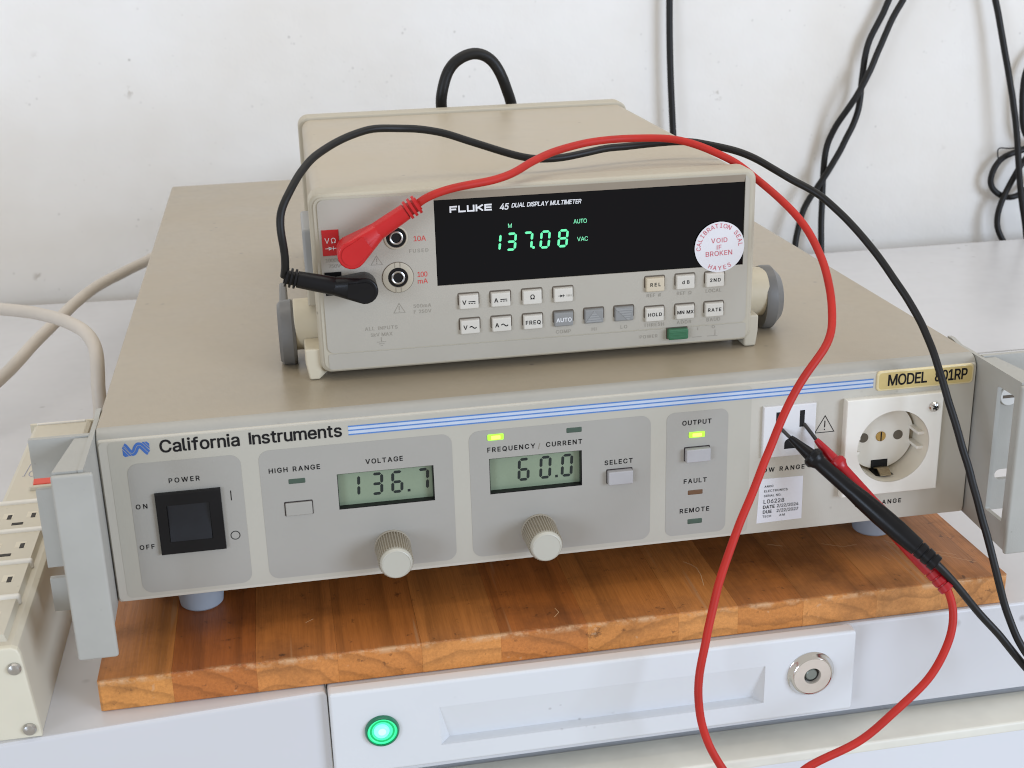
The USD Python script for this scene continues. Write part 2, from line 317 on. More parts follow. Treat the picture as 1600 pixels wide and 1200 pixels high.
def tube(pts, r, sides=14, n=8, raw=False):
    p = np.asarray(pts, float) if raw else spline(pts, n)
    if not raw and len(p) > 60:
        o = len(pts)*3.7; w_ = np.clip(np.minimum(np.arange(len(p)), np.arange(len(p))[::-1])/16., 0, 1)[:, None]
        p = p+w_*np.stack([(meshkit.fbm(p/22.+o+37*k, 2, k)-.5)*1.1 for k in range(3)], -1)
    R = np.broadcast_to(r, (len(p),)).astype(float)
    t = np.gradient(p, axis=0); t /= np.linalg.norm(t, axis=1, keepdims=True)
    a = np.cross(t[0], [0, 0, 1.]); a = a if np.linalg.norm(a) > .1 else np.cross(t[0], [1., 0, 0]); a /= np.linalg.norm(a)
    A = []
    for k in range(len(p)):
        a = a-t[k]*np.dot(a, t[k]); a /= np.linalg.norm(a); A.append(a)
    A = np.array(A); B = np.cross(t, A); ang = np.arange(sides)*2*np.pi/sides
    v = p[:, None]+R[:, None, None]*(np.cos(ang)[None, :, None]*A[:, None]+np.sin(ang)[None, :, None]*B[:, None])
    i, j = np.meshgrid(np.arange(len(p)-1), np.arange(sides), indexing='ij')
    q = np.stack([i*sides+j, i*sides+(j+1) % sides, (i+1)*sides+(j+1) % sides, (i+1)*sides+j], -1).reshape(-1, 4)
    nv = len(p)*sides
    V = np.vstack([v.reshape(-1, 3), p[:1], p[-1:]])
    caps = [[nv, (k+1) % sides, k] for k in range(sides)]+[[nv+1, nv-sides+k, nv-sides+(k+1) % sides] for k in range(sides)]
    return trimesh.Trimesh(V, np.vstack([q[:, [0, 1, 2]], q[:, [0, 2, 3]], caps]), process=False)
def solid_rev(p0, p1, prof, n=28):
    """solid of revolution along the axis p0 to p1; profile of (distance from p0, radius)"""
    p0, p1 = np.array(p0, float), np.array(p1, float); d = (p1-p0)/np.linalg.norm(p1-p0)
    pts, rr = [], []
    for s, r in prof: pts.append(p0+d*s); rr.append(r)
    # own frame, straight: build rings by hand so that steps stay sharp
    a = np.cross(d, [0, 0, 1.]); a /= np.linalg.norm(a); b = np.cross(d, a); ang = np.arange(n)*2*np.pi/n
    v = np.array(pts)[:, None]+np.array(rr)[:, None, None]*(np.cos(ang)[None, :, None]*a+np.sin(ang)[None, :, None]*b)
    i, j = np.meshgrid(np.arange(len(pts)-1), np.arange(n), indexing='ij')
    q = np.stack([i*n+j, i*n+(j+1) % n, (i+1)*n+(j+1) % n, (i+1)*n+j], -1).reshape(-1, 4)
    nv = len(pts)*n
    caps = [[nv, (k+1) % n, k] for k in range(n)]+[[nv+1, nv-n+k, nv-n+(k+1) % n] for k in range(n)]
    return trimesh.Trimesh(np.vstack([v.reshape(-1, 3), pts[:1], pts[-1:]]), np.vstack([q[:, [0, 1, 2]], q[:, [0, 2, 3]], caps]), process=False)
def cone(p0, r0, p1, r1, n=16): return hull(sphere(p0, r0, n), sphere(p1, r1, n))
SEG = {'0': 'abcdef', '1': 'bc', '2': 'abged', '3': 'abgcd', '4': 'fgbc', '5': 'afgcd', '6': 'afgedc', '7': 'abc', '8': 'abcdefg', '9': 'abcdfg'}
def digit(ch, x, z, w, h, t, y, slant=.06, depth=.1, drop=''):
    """seven-segment figure, lower left corner (x, z)"""
    g = .18*t; hw, hh = w, h
    def seg(p, q):
        p, q = np.array(p, float), np.array(q, float); d = (q-p)/np.linalg.norm(q-p); n_ = np.array([-d[1], d[0]])*t/2
        p, q = p+d*g, q-d*g
        return Polygon([p, p+d*t/2+n_, q-d*t/2+n_, q, q-d*t/2-n_, p+d*t/2-n_])
    k = {'a': ((0, hh), (hw, hh)), 'b': ((hw, hh), (hw, hh/2)), 'c': ((hw, hh/2), (hw, 0)), 'd': ((0, 0), (hw, 0)), 'e': ((0, 0), (0, hh/2)), 'f': ((0, hh/2), (0, hh)), 'g': ((0, hh/2), (hw, hh/2))}
    u = [affinity.affine_transform(seg(*k[s]), [1, slant, 0, 1, x, z]) for s in SEG[ch] if s not in drop]
    return trimesh.util.concatenate([plate(s, y-depth, y) for s in u])

H = 87.0
# ================================================================== the setting: wall, cabinets
def single(name, mesh, material, label, cat, base, kind=None, group=None, smooth=30):
    """a thing that is one mesh: a Mesh directly under /World whose origin is its base"""
    p = '/World/'+numbered('/World', name)
    if hasattr(mesh, 'to_mesh'): mesh = tm(mesh)
    m = usdkit.mesh(stage, p, trimesh.Trimesh((np.asarray(mesh.vertices)-np.array(base, float))/1000., mesh.faces, process=False), material, smooth=smooth)
    UsdGeom.Xformable(m).AddTranslateOp().Set(Gf.Vec3d(*[float(c)/1000 for c in base]))
    pr = m.GetPrim(); pr.SetCustomDataByKey('label', label); pr.SetCustomDataByKey('category', cat)
    if kind: pr.SetCustomDataByKey('kind', kind)
    if group: pr.SetCustomDataByKey('group', group)
# plaster is slightly uneven: a displaced sheet with thickness
gx, gz = np.meshgrid(np.linspace(-1600, 2600, 211), np.linspace(-900, 1900, 141), indexing='ij')
gy = 716-3.0*(meshkit.fbm(np.stack([gx/260, gz*0, gz/260], -1), 4, 3)-.5)*2
nx, nz = gx.shape
V = np.stack([gx, gy, gz], -1).reshape(-1, 3)
i, j = np.meshgrid(np.arange(nx-1), np.arange(nz-1), indexing='ij'); q = np.stack([i*nz+j, (i+1)*nz+j, (i+1)*nz+j+1, i*nz+j+1], -1).reshape(-1, 4)
front = trimesh.Trimesh(V, np.vstack([q[:, [0, 1, 2]], q[:, [0, 2, 3]]]), process=False)
back = tm(cbox(-1600, 2600, 722, 860, -900, 1900))
single('back_wall', trimesh.util.concatenate([front, back]), wall_mat, 'white plastered wall with dark specks behind the instruments', 'wall', (500, 716, -900), kind='structure', smooth=True)

ZT = -36.0
def poly_slab(pts, z0, z1, r=2.5):
    P = Polygon(pts)
    out = []
    for k in range(4):
        a = k/3*math.pi/2
        qq = P.buffer(-r*(1-math.cos(math.pi/2-a)) if k < 3 else -r, join_style=2)
        zz = z1-r*(1-math.sin(math.pi/2-a)) if k else z1-r
        out += [(x, y, z1-r+r*math.sin(a)) for x, y in P.buffer(-r*(1-math.cos(a)), join_style=2).exterior.coords[:-1]]
    out += [(x, y, z0) for x, y in P.exterior.coords[:-1]]
    return m3.Manifold.hull_points(np.array(out))
t = Thing('side_cabinet', 'plain white cabinet under the power strip, at the left of the lamp and lock', 'cabinet', (-150, 320, -800))
obj('cabinet_top', poly_slab([(-420, -78), (93.4, -40.3), (93.4, 678), (-420, 716-3)], ZT-70, ZT), bench_white, t)
obj('front_panel', m3.Manifold.hull_points(np.array([(x, y, z) for x, y in ((-420, -76.2), (93.2, -38.6), (93.2, -20), (-420, -57)) for z in (-800, ZT-70.4)])), metal_white, t)
t = Thing('drawer_cabinet', 'white drawer cabinet with a green lamp and a round chrome lock on its front', 'cabinet', (600, 320, -800))
obj('cabinet_top', poly_slab([(93.8, -37.5), (1250, -33.5), (1250, 668), (93.8, 676)], -86.5, ZT, 2.), bench_white, t)
obj('top_seam', cbox(470, 1250, 333.6, 335.0, ZT+.02, ZT+.25), seam_grey, t)
obj('carcass', cbox(94.2, 1250, -24, 640, -800, -86.8), channel_grey, t)
# upper drawer: a plastic front with a scooped finger pull
dp = rbox(94.2, 353.8, -46, -37.8, -79.5, -34.6, 1.6)+rbox(100, 350, -44.5, -26, -79.5, -50, .5)
scoop = m3.Manifold.hull_points(np.array([(145, -47, -48), (307, -47, -48), (145, -47, -69.3), (307, -47, -69.3), (145.3, -45.6, -48.3), (306.7, -45.6, -48.3), (145.6, -45.4, -69.1), (306.4, -45.4, -69.1), (150, -40.6, -68.4), (302, -40.6, -68.4), (180, -45.3, -48.8), (272, -45.3, -48.8)]))
dr = obj('drawer_front', dp-scoop, drawer_white, t, smooth=25)
lx, lz = 117.8, -56.8
lamp = obj('indicator_lamp', lathe_y([(8.2, -45.8), (8.2, -46.8), (7.7, -47.8), (7.0, -48.0), (6.9, -47.2)], lx, lz, 48), mat('lamp_bezel', (.0, .16, .075), .22, coat=.5), t, 'lit green indicator lamp')
obj('reflector', lathe_y([(7.0, -46.9), (6.3, -47.1), (5.9, -46.9)], lx, lz, 48), glow('lamp_ring', (.03, .95, .36), .95, base=(.05, .4, .15)), lamp)
obj('reflector', lathe_y([(5.9, -46.9), (4.9, -46.9)], lx, lz, 48), glow('lamp_dark', (.0, .55, .14), .5, base=(.0, .3, .1)), lamp)
obj('reflector', lathe_y([(4.9, -46.9), (3.6, -47.3)], lx, lz, 48), glow('lamp_mid', (.04, .95, .42), .95, base=(.05, .4, .2)), lamp)
obj('lens', lathe_y([(3.7, -47.2), (3.3, -48.2), (2.2, -48.9), (0, -49.1)], lx-.3, lz+.4, 32), glow('lamp_lens', (.22, 1., .74), 1.15, base=(.1, .5, .3)), lamp)
obj('lamp_core', lathe_y([(1.9, -48.9), (1.2, -49.2), (0, -49.3)], lx-.2, lz+.8, 24), lamp_core, lamp)
lock = obj('lock', lathe_y([(12.2, -45.8), (12.2, -46.4), (11.3, -47.3), (10.7, -48.6), (10.0, -49.1), (9.6, -49.0), (9.6, -47.8)], 330.5, -55.5, 72), chrome, t)
obj('lock_face', lathe_y([(9.55, -47.8), (9.55, -48.9), (4.4, -48.9), (4.2, -48.4), (4.2, -46.2)], 330.5, -55.5, 64), mat('lock_face_metal', lin((216, 207, 195)), .4, metal=.3), lock)
obj('keyway', disc_y(4.25, -46.5, -46.1, 330.5, -55.5), mat('keyway_dark', lin((52, 54, 52)), .3, metal=.5), lock)
obj('lock_plug', disc_y(3.0, -47.6, -46.3, 330.5, -55.5, .5), mat('lock_plug_metal', lin((140, 148, 142)), .3, metal=.5), lock)
# lower drawer, standing further forward, with a pale top lip
ld = obj('lower_drawer', rbox(94.2, 1250, -58, -26, -400, -93, 1.5), metal_white, t)
obj('drawer_lip', rbox(94.6, 1249, -58.6, -32, -97.5, -91.8, 1.4), lip_cream, ld)

# ================================================================== wooden board
t = Thing('wooden_board', 'thick glued-up wooden board lying under the large beige instrument', 'board', (216, 200, ZT))
xs = [-8.6, 24.4, 62.5, 100, 139.6, 177.6, 220, 265.6, 296, 329.8, 368.8, 404, 439.4]
tones = [(196, 134, 70), (172, 104, 50), (192, 126, 66), (188, 122, 62), (198, 134, 72), (184, 116, 58), (194, 130, 68), (200, 138, 76), (188, 124, 64), (198, 136, 76), (206, 146, 86), (202, 140, 80)]
def stave(a, b, k):
    f, tp = -34.6+random.uniform(-.08, .08), -20+random.uniform(-.03, .03)
    c0, c1 = (.07, .07); e0 = 1.2 if k == 0 else c0; e1 = 1.2 if k == 11 else c1
    P = [(a, f+e0), (a+e0, f), (b-.01-e1, f), (b-.01, f+e1), (b-.01, 470), (a, 470)]
    lo = [(x, y, z) for x, y in P for z in (ZT+.9, tp-.5)]
    up = [(min(max(x, a+c0*.6), b-.01-c1*.6), max(y, f+.8), tp) for x, y in P]+[(min(max(x, a+.02), b-.03), max(y, f+.3), tp-.3) for x, y in P]
    dn = [(x, max(y, f+.6), ZT+.2) for x, y in P]
    return m3.Manifold.hull_points(np.array(lo+up+dn))
for k in range(12):
    a, b = xs[k], xs[k+1]
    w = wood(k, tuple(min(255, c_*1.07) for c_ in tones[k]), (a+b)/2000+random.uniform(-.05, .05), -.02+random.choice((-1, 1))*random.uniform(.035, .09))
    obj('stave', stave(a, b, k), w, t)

sc = mat('scratch_wood', lin((206, 166, 124)), .6)
def flat(lines, w, z):
    P = unary_union([LineString(l).buffer(w/2) for l in lines]); mm_ = [trimesh.creation.extrude_polygon(g, .04, engine='earcut') for g in getattr(P, 'geoms', [P])]
    mm_ = trimesh.util.concatenate(mm_); mm_.apply_translation((0, 0, z)); return mm_
SCR = [[(284, 17), (287, 13), (288.6, 9), (288.4, 1), (286.4, -10)], [(387.4, 0), (389.2, -6)], [(425, -8), (402, 8), (396, 16)], [(431, -18), (414, -4)], [(86.6, -2), (90.2, .8)], [(334, 26), (341, 22)], [(206, -24), (209, -20), (208, -16)], [(362, 20), (372, 14), (380, 15)]]
for q_ in SCR: obj('scratch', flat([q_], .3, -19.985), sc, t, smooth=False)

# ================================================================== the large instrument (AC source)
W, D = 432., 596.
t = Thing('power_source', 'large beige rack instrument with two knobs and LCDs, lying on the wooden board', 'power supply', (216, 300, -20))
U = t
lcdA = sbox(107.1, 37.5, 153.1, 55.9); lcdB = sbox(180.1, 37.6, 225.9, 56.3)
well = Point(387, 43.5).buffer(19.5, quad_segs=16)
def roll(x0, x1, r, y, z): return m3.Manifold.cylinder(x1-x0, r, r, 48).rotate([0, 90, 0]).translate([x0, y, z])
case = hull(*[sphere((x, y, z), 2.2, 12) for x in (2.2, W-2.2) for y, z in ((3.0, 2.2), (D-2.2, 2.2), (D-2.2, H-2.2))], roll(.9, W-.9, 7.0, 7.8, H-7.0), roll(0.02, W-.02, 6.0, 7.8, H-7.0))
for L in (lcdA, lcdB):
    x0, z0, x1, z1 = L.bounds; case = case-cbox(x0, x1, -5, 3.9, z0, z1)
case = case-mf(disc_y(19.5, -5, 13.2, 387, 43.5))
cut = cbox(-5, W+5, -9, 7.2, -5, H+5)
obj('case', case-cut, case_paint, t, smooth=25)
obj('front_casting', case^cut, casting_paint, t, smooth=25)
face = rrect(1.2, W-1.2, 1.2, H-4.6, 2.5).difference(unary_union([lcdA, lcdB, well]))
fp = obj('front_panel', plate(face, 0, 1.2), panel_paint, t, smooth=False)
obj('panel_edge', tm(rbox(.5, W-.5, .35, 3.2, .5, H-3.9, 1.2)-cbox(2.4, W-2.4, -3, 9, 2.4, H-6)), panel_paint, fp)
obj('overlay', plate(rrect(5, 312, 2.6, 82.0, 2.5).difference(unary_union([lcdA, lcdB])), -.12, .05), overlay_film, fp, smooth=False)
zones = [rrect(12.3, 63.4, 4.3, 70.6, 5), rrect(71.6, 162.4, 4.6, 71.2, 5), rrect(170.6, 260.6, 4.6, 71.2, 5), rrect(268.6, 300.2, 4.6, 71.2, 4)]
for z in zones: obj('grey_field', plate(z.difference(unary_union([lcdA, lcdB])), -.24, -.1), zone_film, fp, smooth=False)
YO = -.12; YZ = -.24
# stripes, maker's mark and name
obj('stripe_field', plate(sbox(114, 75.2, 375.6, 79.8), YO-.08, YO+.02), ink_pale, fp, smooth=False)
for z in (79.5, 77.5, 75.4): obj('blue_stripe', plate(sbox(114, z-.32, 375.6, z+.32), YO-.16, YO-.06), ink_stripe, fp, smooth=False)
band = [tuple(q_) for q_ in spline([(12.2, 79.9, 0), (13.6, 78.0, 0), (15.2, 76.0, 0), (16.5, 76.3, 0), (17.6, 78.3, 0), (18.8, 79.6, 0), (20.2, 78.9, 0), (21.6, 77.1, 0), (23.0, 75.6, 0)], 8)[:, :2]]
wavy = LineString(band).buffer(1.35, cap_style=2).union(Polygon([(11.6, 78.9), (13.2, 76.6), (14.6, 74.7), (12.4, 74.4), (11.6, 75.2)])).union(Polygon([(20.4, 81.0), (22.6, 81.0), (23.6, 80.0), (23.6, 77.2), (22.2, 78.8)]))
cuts = unary_union([LineString([(x, z+o) for x, z in band]).buffer(.13) for o in (0.,)]+[LineString([(11.0+o, 79.0), (14.8+o, 73.8)]).buffer(.13) for o in (0.1, 1.3)]+[LineString([(19.6+o, 81.6), (24.0+o, 76.0)]).buffer(.13) for o in (0.2, 1.4)])
obj('emblem', plate(wavy.difference(cuts), YO-.12, YO+.02), ink_blue, fp, smooth=False)
letters('California', 28.0, 75.0, 5.9, 36.0, fp, ink_black, YO, bold=True)
letters('Instruments', 68.2, 75.0, 5.9, 42.8, fp, ink_black, YO, bold=True)
for s_, x, z, h, w in (('POWER', 30.2, 59.6, 2.15, 14.0), ('ON', 14.1, 48.0, 2.1, 5.2), ('OFF', 13.4, 27.2, 2.1, 6.8), ('HIGH RANGE', 75.8, 59.6, 2.2, 23.8), ('VOLTAGE', 121, 59.8, 2.2, 17.7),
                       ('FREQUENCY', 179.4, 59.8, 2.2, 23.4), ('CURRENT', 208.2, 59.8, 2.2, 17.9), ('SELECT', 237.3, 47.2, 2.2, 14.2), ('OUTPUT', 276.6, 64.2, 2.2, 14.9), ('FAULT', 277.9, 32.9, 2.2, 11.9), ('REMOTE', 276.1, 16.8, 2.2, 15.4)):
    letters(s_, x, z, h*1.06, w, fp, ink_black, YZ, bold=True)
letters('/', 204.2, 59.4, 2.6, 1.3, fp, ink_grey, YZ)
letters('LOW RANGE', 316.9, 34.6, 2.3, 24.6, fp, ink_black, 0., bold=True)
letters('HIGH RANGE', 370.5, 9.9, 2.3, 25.2, fp, ink_black, 0., bold=True)
obj('switch_mark', strokes([[(57.5, 47.9), (57.5, 52.9)]], .42, YZ), ink_black, fp, smooth=False)
obj('switch_mark', plate(Point(57.6, 29.8).buffer(2.25).difference(Point(57.6, 29.8).buffer(1.9)), YZ-.12, YZ), ink_black, fp, smooth=False)
def tri_mark(cx, z0, z1, hw, lw, y, parent, material, bang=True):
    T = Polygon([(cx-hw, z0), (cx+hw, z0), (cx, z1)]); P = T.difference(T.buffer(-lw, join_style=2))
    if bang:
        hh = z1-z0; P = P.union(sbox(cx-lw*.7, z0+hh*.3, cx+lw*.7, z0+hh*.68)).union(Point(cx, z0+hh*.18).buffer(lw*.85))
    obj('warning_mark', plate(P, y-.12, y), material, parent, smooth=False)
tri_mark(351.1, 53.2, 62.6, 5.4, .36, 0., fp, ink_black)
# rocker switch
sw = obj('rocker_switch', tm(bevelled(sbox(23.1, 24.0, 53.0, 55.2), -2.6, .6, 1.0)-cbox(27.9, 47.4, -6, -.6, 30.6, 49.1)), black_plastic, t, smooth=20)
prof = [(-0.4, 30.8), (-3.3, 31.0), (-3.0, 33.5), (-1.9, 37.5), (-1.1, 41.5), (-.85, 45), (-1.0, 48.7), (-.4, 48.9)]
pr = Polygon(prof)
mm = trimesh.creation.extrude_polygon(pr, 19.0, engine='earcut'); v = np.array(mm.vertices); mm.vertices = np.c_[28.15+v[:, 2], v[:, 0], v[:, 1]]
obj('rocker', mm, rocker_black, sw, smooth=25)
# LCDs
def lcd(L, text, xs, dot, w, h, z, sh):
    x0, z0, x1, z1 = L.bounds
    d = obj('lcd_window', plate(sbox(x0+.05, z0+.05, x1-.05, z1-.05), 3.5, 3.8), lcd_mat, t, smooth=False)
    obj('window_frame', plate(sbox(x0+.02, z0+.02, x1-.02, z1-.02).difference(sbox(x0+.3, z0+.5, x1-.5, z1-.2)), -.1, 3.45), black_plastic, d, smooth=False)
    for c, x in zip(text, xs): obj('figure', digit(c, x+sh, z, w, h, 1.4, 3.5, .05), lcd_ink, d, smooth=False)
    obj('decimal_point', plate(sbox(dot+sh-.65, z-.6, dot+sh+.65, z+.7), 3.4, 3.5), lcd_ink, d, smooth=False)
lcd(lcdA, '1367', [112.3, 123.3, 133.0, 145.4], 140.9, 4.4, 10.2, 42.4, .25)
lcd(lcdB, '600', [194.4, 205.2, 216.0], 213.2, 4.5, 10.6, 42.2, .7)
# lamps on the panel
def led(x0, x1, z0, z1, m, on=False):
    b = obj('status_lamp', tm(rbox(x0, x1, -1.0 if on else -.5, .4, z0, z1, .45)), m, t)
    if on:
        obj('lamp_core', tm(rbox(x0+1.6, x1-1.6, -1.25, -.3, z0+.5, z1-.5, .4)), led_core, b)
led(84.4, 92.3, 53.2, 55.8, led_off); led(179.7, 187.5, 65.9, 68.9, led_on, True); led(218.3, 226.0, 65.9, 68.6, led_off)
led(280.1, 288.2, 57.4, 60.3, led_on, True); led(280.1, 287.9, 26.4, 29.0, led_amber); led(280.2, 287.9, 10.3, 13.1, led_off)
for x0, x1, z0, z1, d in ((81.5, 94.9, 36.9, 44.3, 1.2), (238.1, 251.4, 37.1, 44.8, 3.4), (277.7, 291.0, 45.0, 52.6, 3.4)):
    b = obj('push_button', tm(rbox(x0+.5, x1-.4, -d, .5, z0+.2, z1-.6, .5)), zone_film if d < 2 else mat('key_grey', lin((172, 170, 170)), .42), t)
    obj('button_gap', plate(rrect(x0, x1, z0, z1, .5), YZ-.1, YZ+.02), mat('key_gap', lin((52, 44, 42)), .7), b, smooth=False)
# knobs
def knob(cx, cz, phase):
    n = 40; pts = []
    for k in range(n):
        for f, r in ((0, 8.5), (.28, 8.5), (.5, 7.85), (.78, 7.85)):
            a = 2*math.pi*(k+f+phase)/n; pts.append((r*math.cos(a), r*math.sin(a)))
    P = Polygon(pts)
    kb = plate(affinity.translate(P, cx, cz), -17.2, -.6)
    v = np.array(kb.vertices); f = np.where(v[:, 1] < -10, .985, 1.03); v[:, 0] = cx+(v[:, 0]-cx)*f; v[:, 2] = cz+(v[:, 2]-cz)*f; kb.vertices = v
    b = obj('knob', kb, knob_grey, t, smooth=False)
    obj('knob_cap', lathe_y([(7.75, -17.0), (7.75, -18.4), (7.1, -19.4), (6.7, -19.6), (6.5, -19.35), (0, -19.35)], cx, cz, 48), knob_cap, b)
    obj('skirt', disc_y(9.0, -1.4, .2, cx, cz, .4), knob_grey, b)
knob(131.3, 15.2, .1); knob(203.8, 15.6, .37)
# outlet with parallel slots
so = obj('flat_pin_outlet', tm(bevelled(sbox(318, 43.0, 345.5, 70.4), -2.0, .4, .7)), socket_plain, t, smooth=20)
for x in (325.7, 338.1): obj('slot', plate(sbox(x-1.25, 58.4, x+1.25, 67.2), -2.12, -1.9), black_hole, so, smooth=False)
gh = Point(332.2, 49.8).buffer(2.9).intersection(sbox(328, 49.4, 336, 60)).union(sbox(329.3, 47.2, 335.1, 49.6))
obj('ground_slot', plate(gh, -2.12, -1.9), black_hole, so, smooth=False)
# round recessed outlet
ro = obj('round_outlet', tm(bevelled(sbox(360.6, 17.6, 412.6, 70.6), -4.2, .4, 1.0)-mf(disc_y(19.5, -9, 9, 387, 43.5, n=64))), socket_white, t, smooth=22)
wl = lathe_y([(19.4, -3.6), (19.4, 13.4), (0, 13.4)], 387, 43.5, 64)
obj('outlet_well', wl, mat('socket_inner', lin((226, 218, 200)), .4, var=.02), ro)
fl = Point(387, 43.5).buffer(17.9, quad_segs=16)
fl = fl.difference(sbox(366, 39.5, 371.2, 47.5)).difference(sbox(402.8, 39.5, 408, 47.5)).difference(sbox(383.4, 22, 390.6, 29)).difference(sbox(383.4, 58.5, 390.6, 66))
ins = obj('outlet_insert', plate(fl, 10.5, 13.3), socket_white, ro, smooth=False)
obj('brass_screw', disc_y(2.7, 9.9, 10.6, 387, 43.5, .3), brass, ins); obj('screw_slot', plate(sbox(386.7, 41.0, 387.3, 46.0), 9.75, 9.95), black_hole, ins, smooth=False)
for x in (377.5, 396.5): obj('pin_hole', disc_y(2.6, 10.3, 10.55, x, 43.5), mat('pin_dark', lin((98, 90, 78)), .4), ins)
for z in (39.3, 47.2): obj('guide_rib', tm(rbox(402.6, 406.2, 1.0, 12, z-.8, z+.8, .3)), socket_white, ro)
for z in (39.3, 47.2): obj('guide_rib', tm(rbox(367.8, 371.4, 1.0, 12, z-.8, z+.8, .3)), socket_white, ro)
obj('clip_recess', plate(sbox(382.6, 24.6, 391.6, 30.5), 10.2, 10.45), black_hole, ro, smooth=False)
obj('clip_recess', tm(cbox(381, 393, 3.0, 12.2, 24.05, 24.75)), black_hole, ro)
obj('earth_clip', tm(hull(cbox(384, 390, 1.5, 2.2, 25.0, 25.6), cbox(384, 390, 5.5, 6.3, 27.4, 28))+hull(cbox(384, 390, 5.5, 6.3, 27.4, 28), cbox(384, 390, 11, 11.8, 25.4, 26))), clip_metal, ro)
obj('earth_clip', tm(hull(cbox(384, 390, 1.5, 2.2, 61.4, 62), cbox(384, 390, 5.5, 6.3, 59, 59.6))+hull(cbox(384, 390, 5.5, 6.3, 59, 59.6), cbox(384, 390, 11, 11.8, 61, 61.6))), clip_metal, ro)
def screw(x, z, y, r, parent, m=chrome, n='screw', cross=True):
    s_ = obj(n, lathe_y([(r, y+.3), (r, y-.25*r), (r*.8, y-.55*r), (r*.4, y-.72*r), (0, y-.76*r)], x, z, 24), m, parent)
    if cross:
        c, k = .16*r, .5*r
        P = unary_union([sbox(x-k, z-c, x+k, z+c), sbox(x-c, z-k, x+c, z+k)])
        obj('drive', plate(affinity.rotate(P, 25), y-.8*r, y-.5*r), black_hole, s_, smooth=False)
screw(407.2, 63.4, -4.2, 2.7, ro)
# model badge
bd = obj('model_badge', tm(bevelled(rrect(377.2, 429.4, 72.9, 83.4, 2.2), -1.0, .2, .7)), gold_rim, t, 'golden model badge')
obj('badge_face', plate(rrect(378.3, 428.3, 73.9, 82.5, 1.6), -1.08, -.95), gold, bd, smooth=False)
letters('MODEL', 383.0, 75.7, 5.6, 21.0, bd, ink_black, -1.08, bold=True)
letters('801RP', 408.2, 75.7, 5.6, 17.6, bd, ink_black, -1.08, bold=True)
# service sticker
st = obj('service_sticker', plate(Polygon([(318.0, 31.0), (341.0, 30.6), (341.2, 6.9), (317.0, 6.5)]), -.14, .02), paper, t, 'white printed service sticker', smooth=False)
for s_, x, z, h, w, b in (('ANKO', 320.6, 26.1, 1.15, 4.6, False), ('ELECTRONICS', 320.5, 23.5, 1.2, 12.4, False), ('SERIAL NO:', 320.4, 20.9, 1.15, 9.2, False), ('L06228', 320.4, 17.2, 2.2, 11.0, False),
                          ('DATE', 320.2, 14.4, 1.7, 6.2, True), ('2/22/2024', 327.6, 14.5, 1.7, 11.6, False), ('DUE', 320.2, 11.7, 1.7, 4.7, True), ('2/22/2027', 327.6, 11.8, 1.7, 11.6, False), ('TECH', 320.1, 9.4, 1.2, 4.6, False), ('AM', 329.2, 9.4, 1.2, 2.8, False)):
    letters(s_, x, z, h, w, st, ink_black, -.14, bold=b)
# feet
for x, y in ((36, 31), (396, 31), (36, 420), (396, 420)):
    pf = np.array([(0, -20), (9.6, -20), (10.6, -19), (13.0, -2), (13.0, .5), (0, .5)]); m = trimesh.creation.revolve(pf, sections=36); m.apply_translation((x, y, 0)); m.fix_normals(); obj('foot', m, foot_blue, t)
# rack ears and the bent handles in front of them
def ear(s):
    """s = -1: left, 1: right; built about the side plane x = 0 pointing outwards"""
    fx = (lambda x: -x) if s < 0 else (lambda x: W+x)
    def put(man):
        m = tm(man) if hasattr(man, 'to_mesh') else man; v = np.array(m.vertices); v[:, 0] = fx(v[:, 0]); m.vertices = v
        if s < 0: m.faces = m.faces[:, ::-1]
        return m
    pl = sbox(2.2, 0, 28.6, 86.6).difference(unary_union([LineString([(18, 65), (32, 65)]).buffer(2.9), LineString([(18, 20), (32, 20)]).buffer(2.9)]))
    e = obj('rack_ear', put(plate(pl, -.2, 2.6)), ear_paint, t, smooth=False)
    side = Polygon([(-40, -3.0), (8, 0), (32, 80), (33, 87.3), (29, 87.5), (21, 86.0), (14, 86.2), (-40, 86.2)]).difference(rrect(-35, -19.6, 11, 77.6, 1.))
    m = trimesh.creation.extrude_polygon(side, 2.2, engine='earcut'); v = np.array(m.vertices); m.vertices = np.c_[v[:, 2]+.06, v[:, 0], v[:, 1]]
    m = trimesh.Trimesh(m.vertices, m.faces[:, [0, 1, 2]], process=False); m.fix_normals()
    hd = obj('handle', put(m), ear_paint, t, smooth=False)
    x0 = -4.0 if s < 0 else -1.2
    obj('handle_bar', put(tm(rbox(x0, 13.4 if s < 0 else 15.6, -43, -40.1, -3.6, 85.2, 1.2))), ear_paint, hd)
    obj('handle_top', put(m3.Manifold.hull_points(np.array([(x, y, z) for x, y in ((2.3, -1), (8.4, -1), (13.0, -39.5), (1.0 if s < 0 else 2.3, -39.5)) for z in (83.6, 85.9)]))), ear_paint, hd)
    if s > 0:
        wsh = obj('washer', put(disc_y(5.2, -1.2, -.1, 18.5, 64.0, .3)), mat('washer_plastic', lin((214, 214, 210)), .4), e)
        obj('washer_slot', put(plate(sbox(14.8, 63.0, 22.2, 64.6), -1.35, -1.1)), gap_dark, wsh, smooth=False)
ear(-1); ear(1)

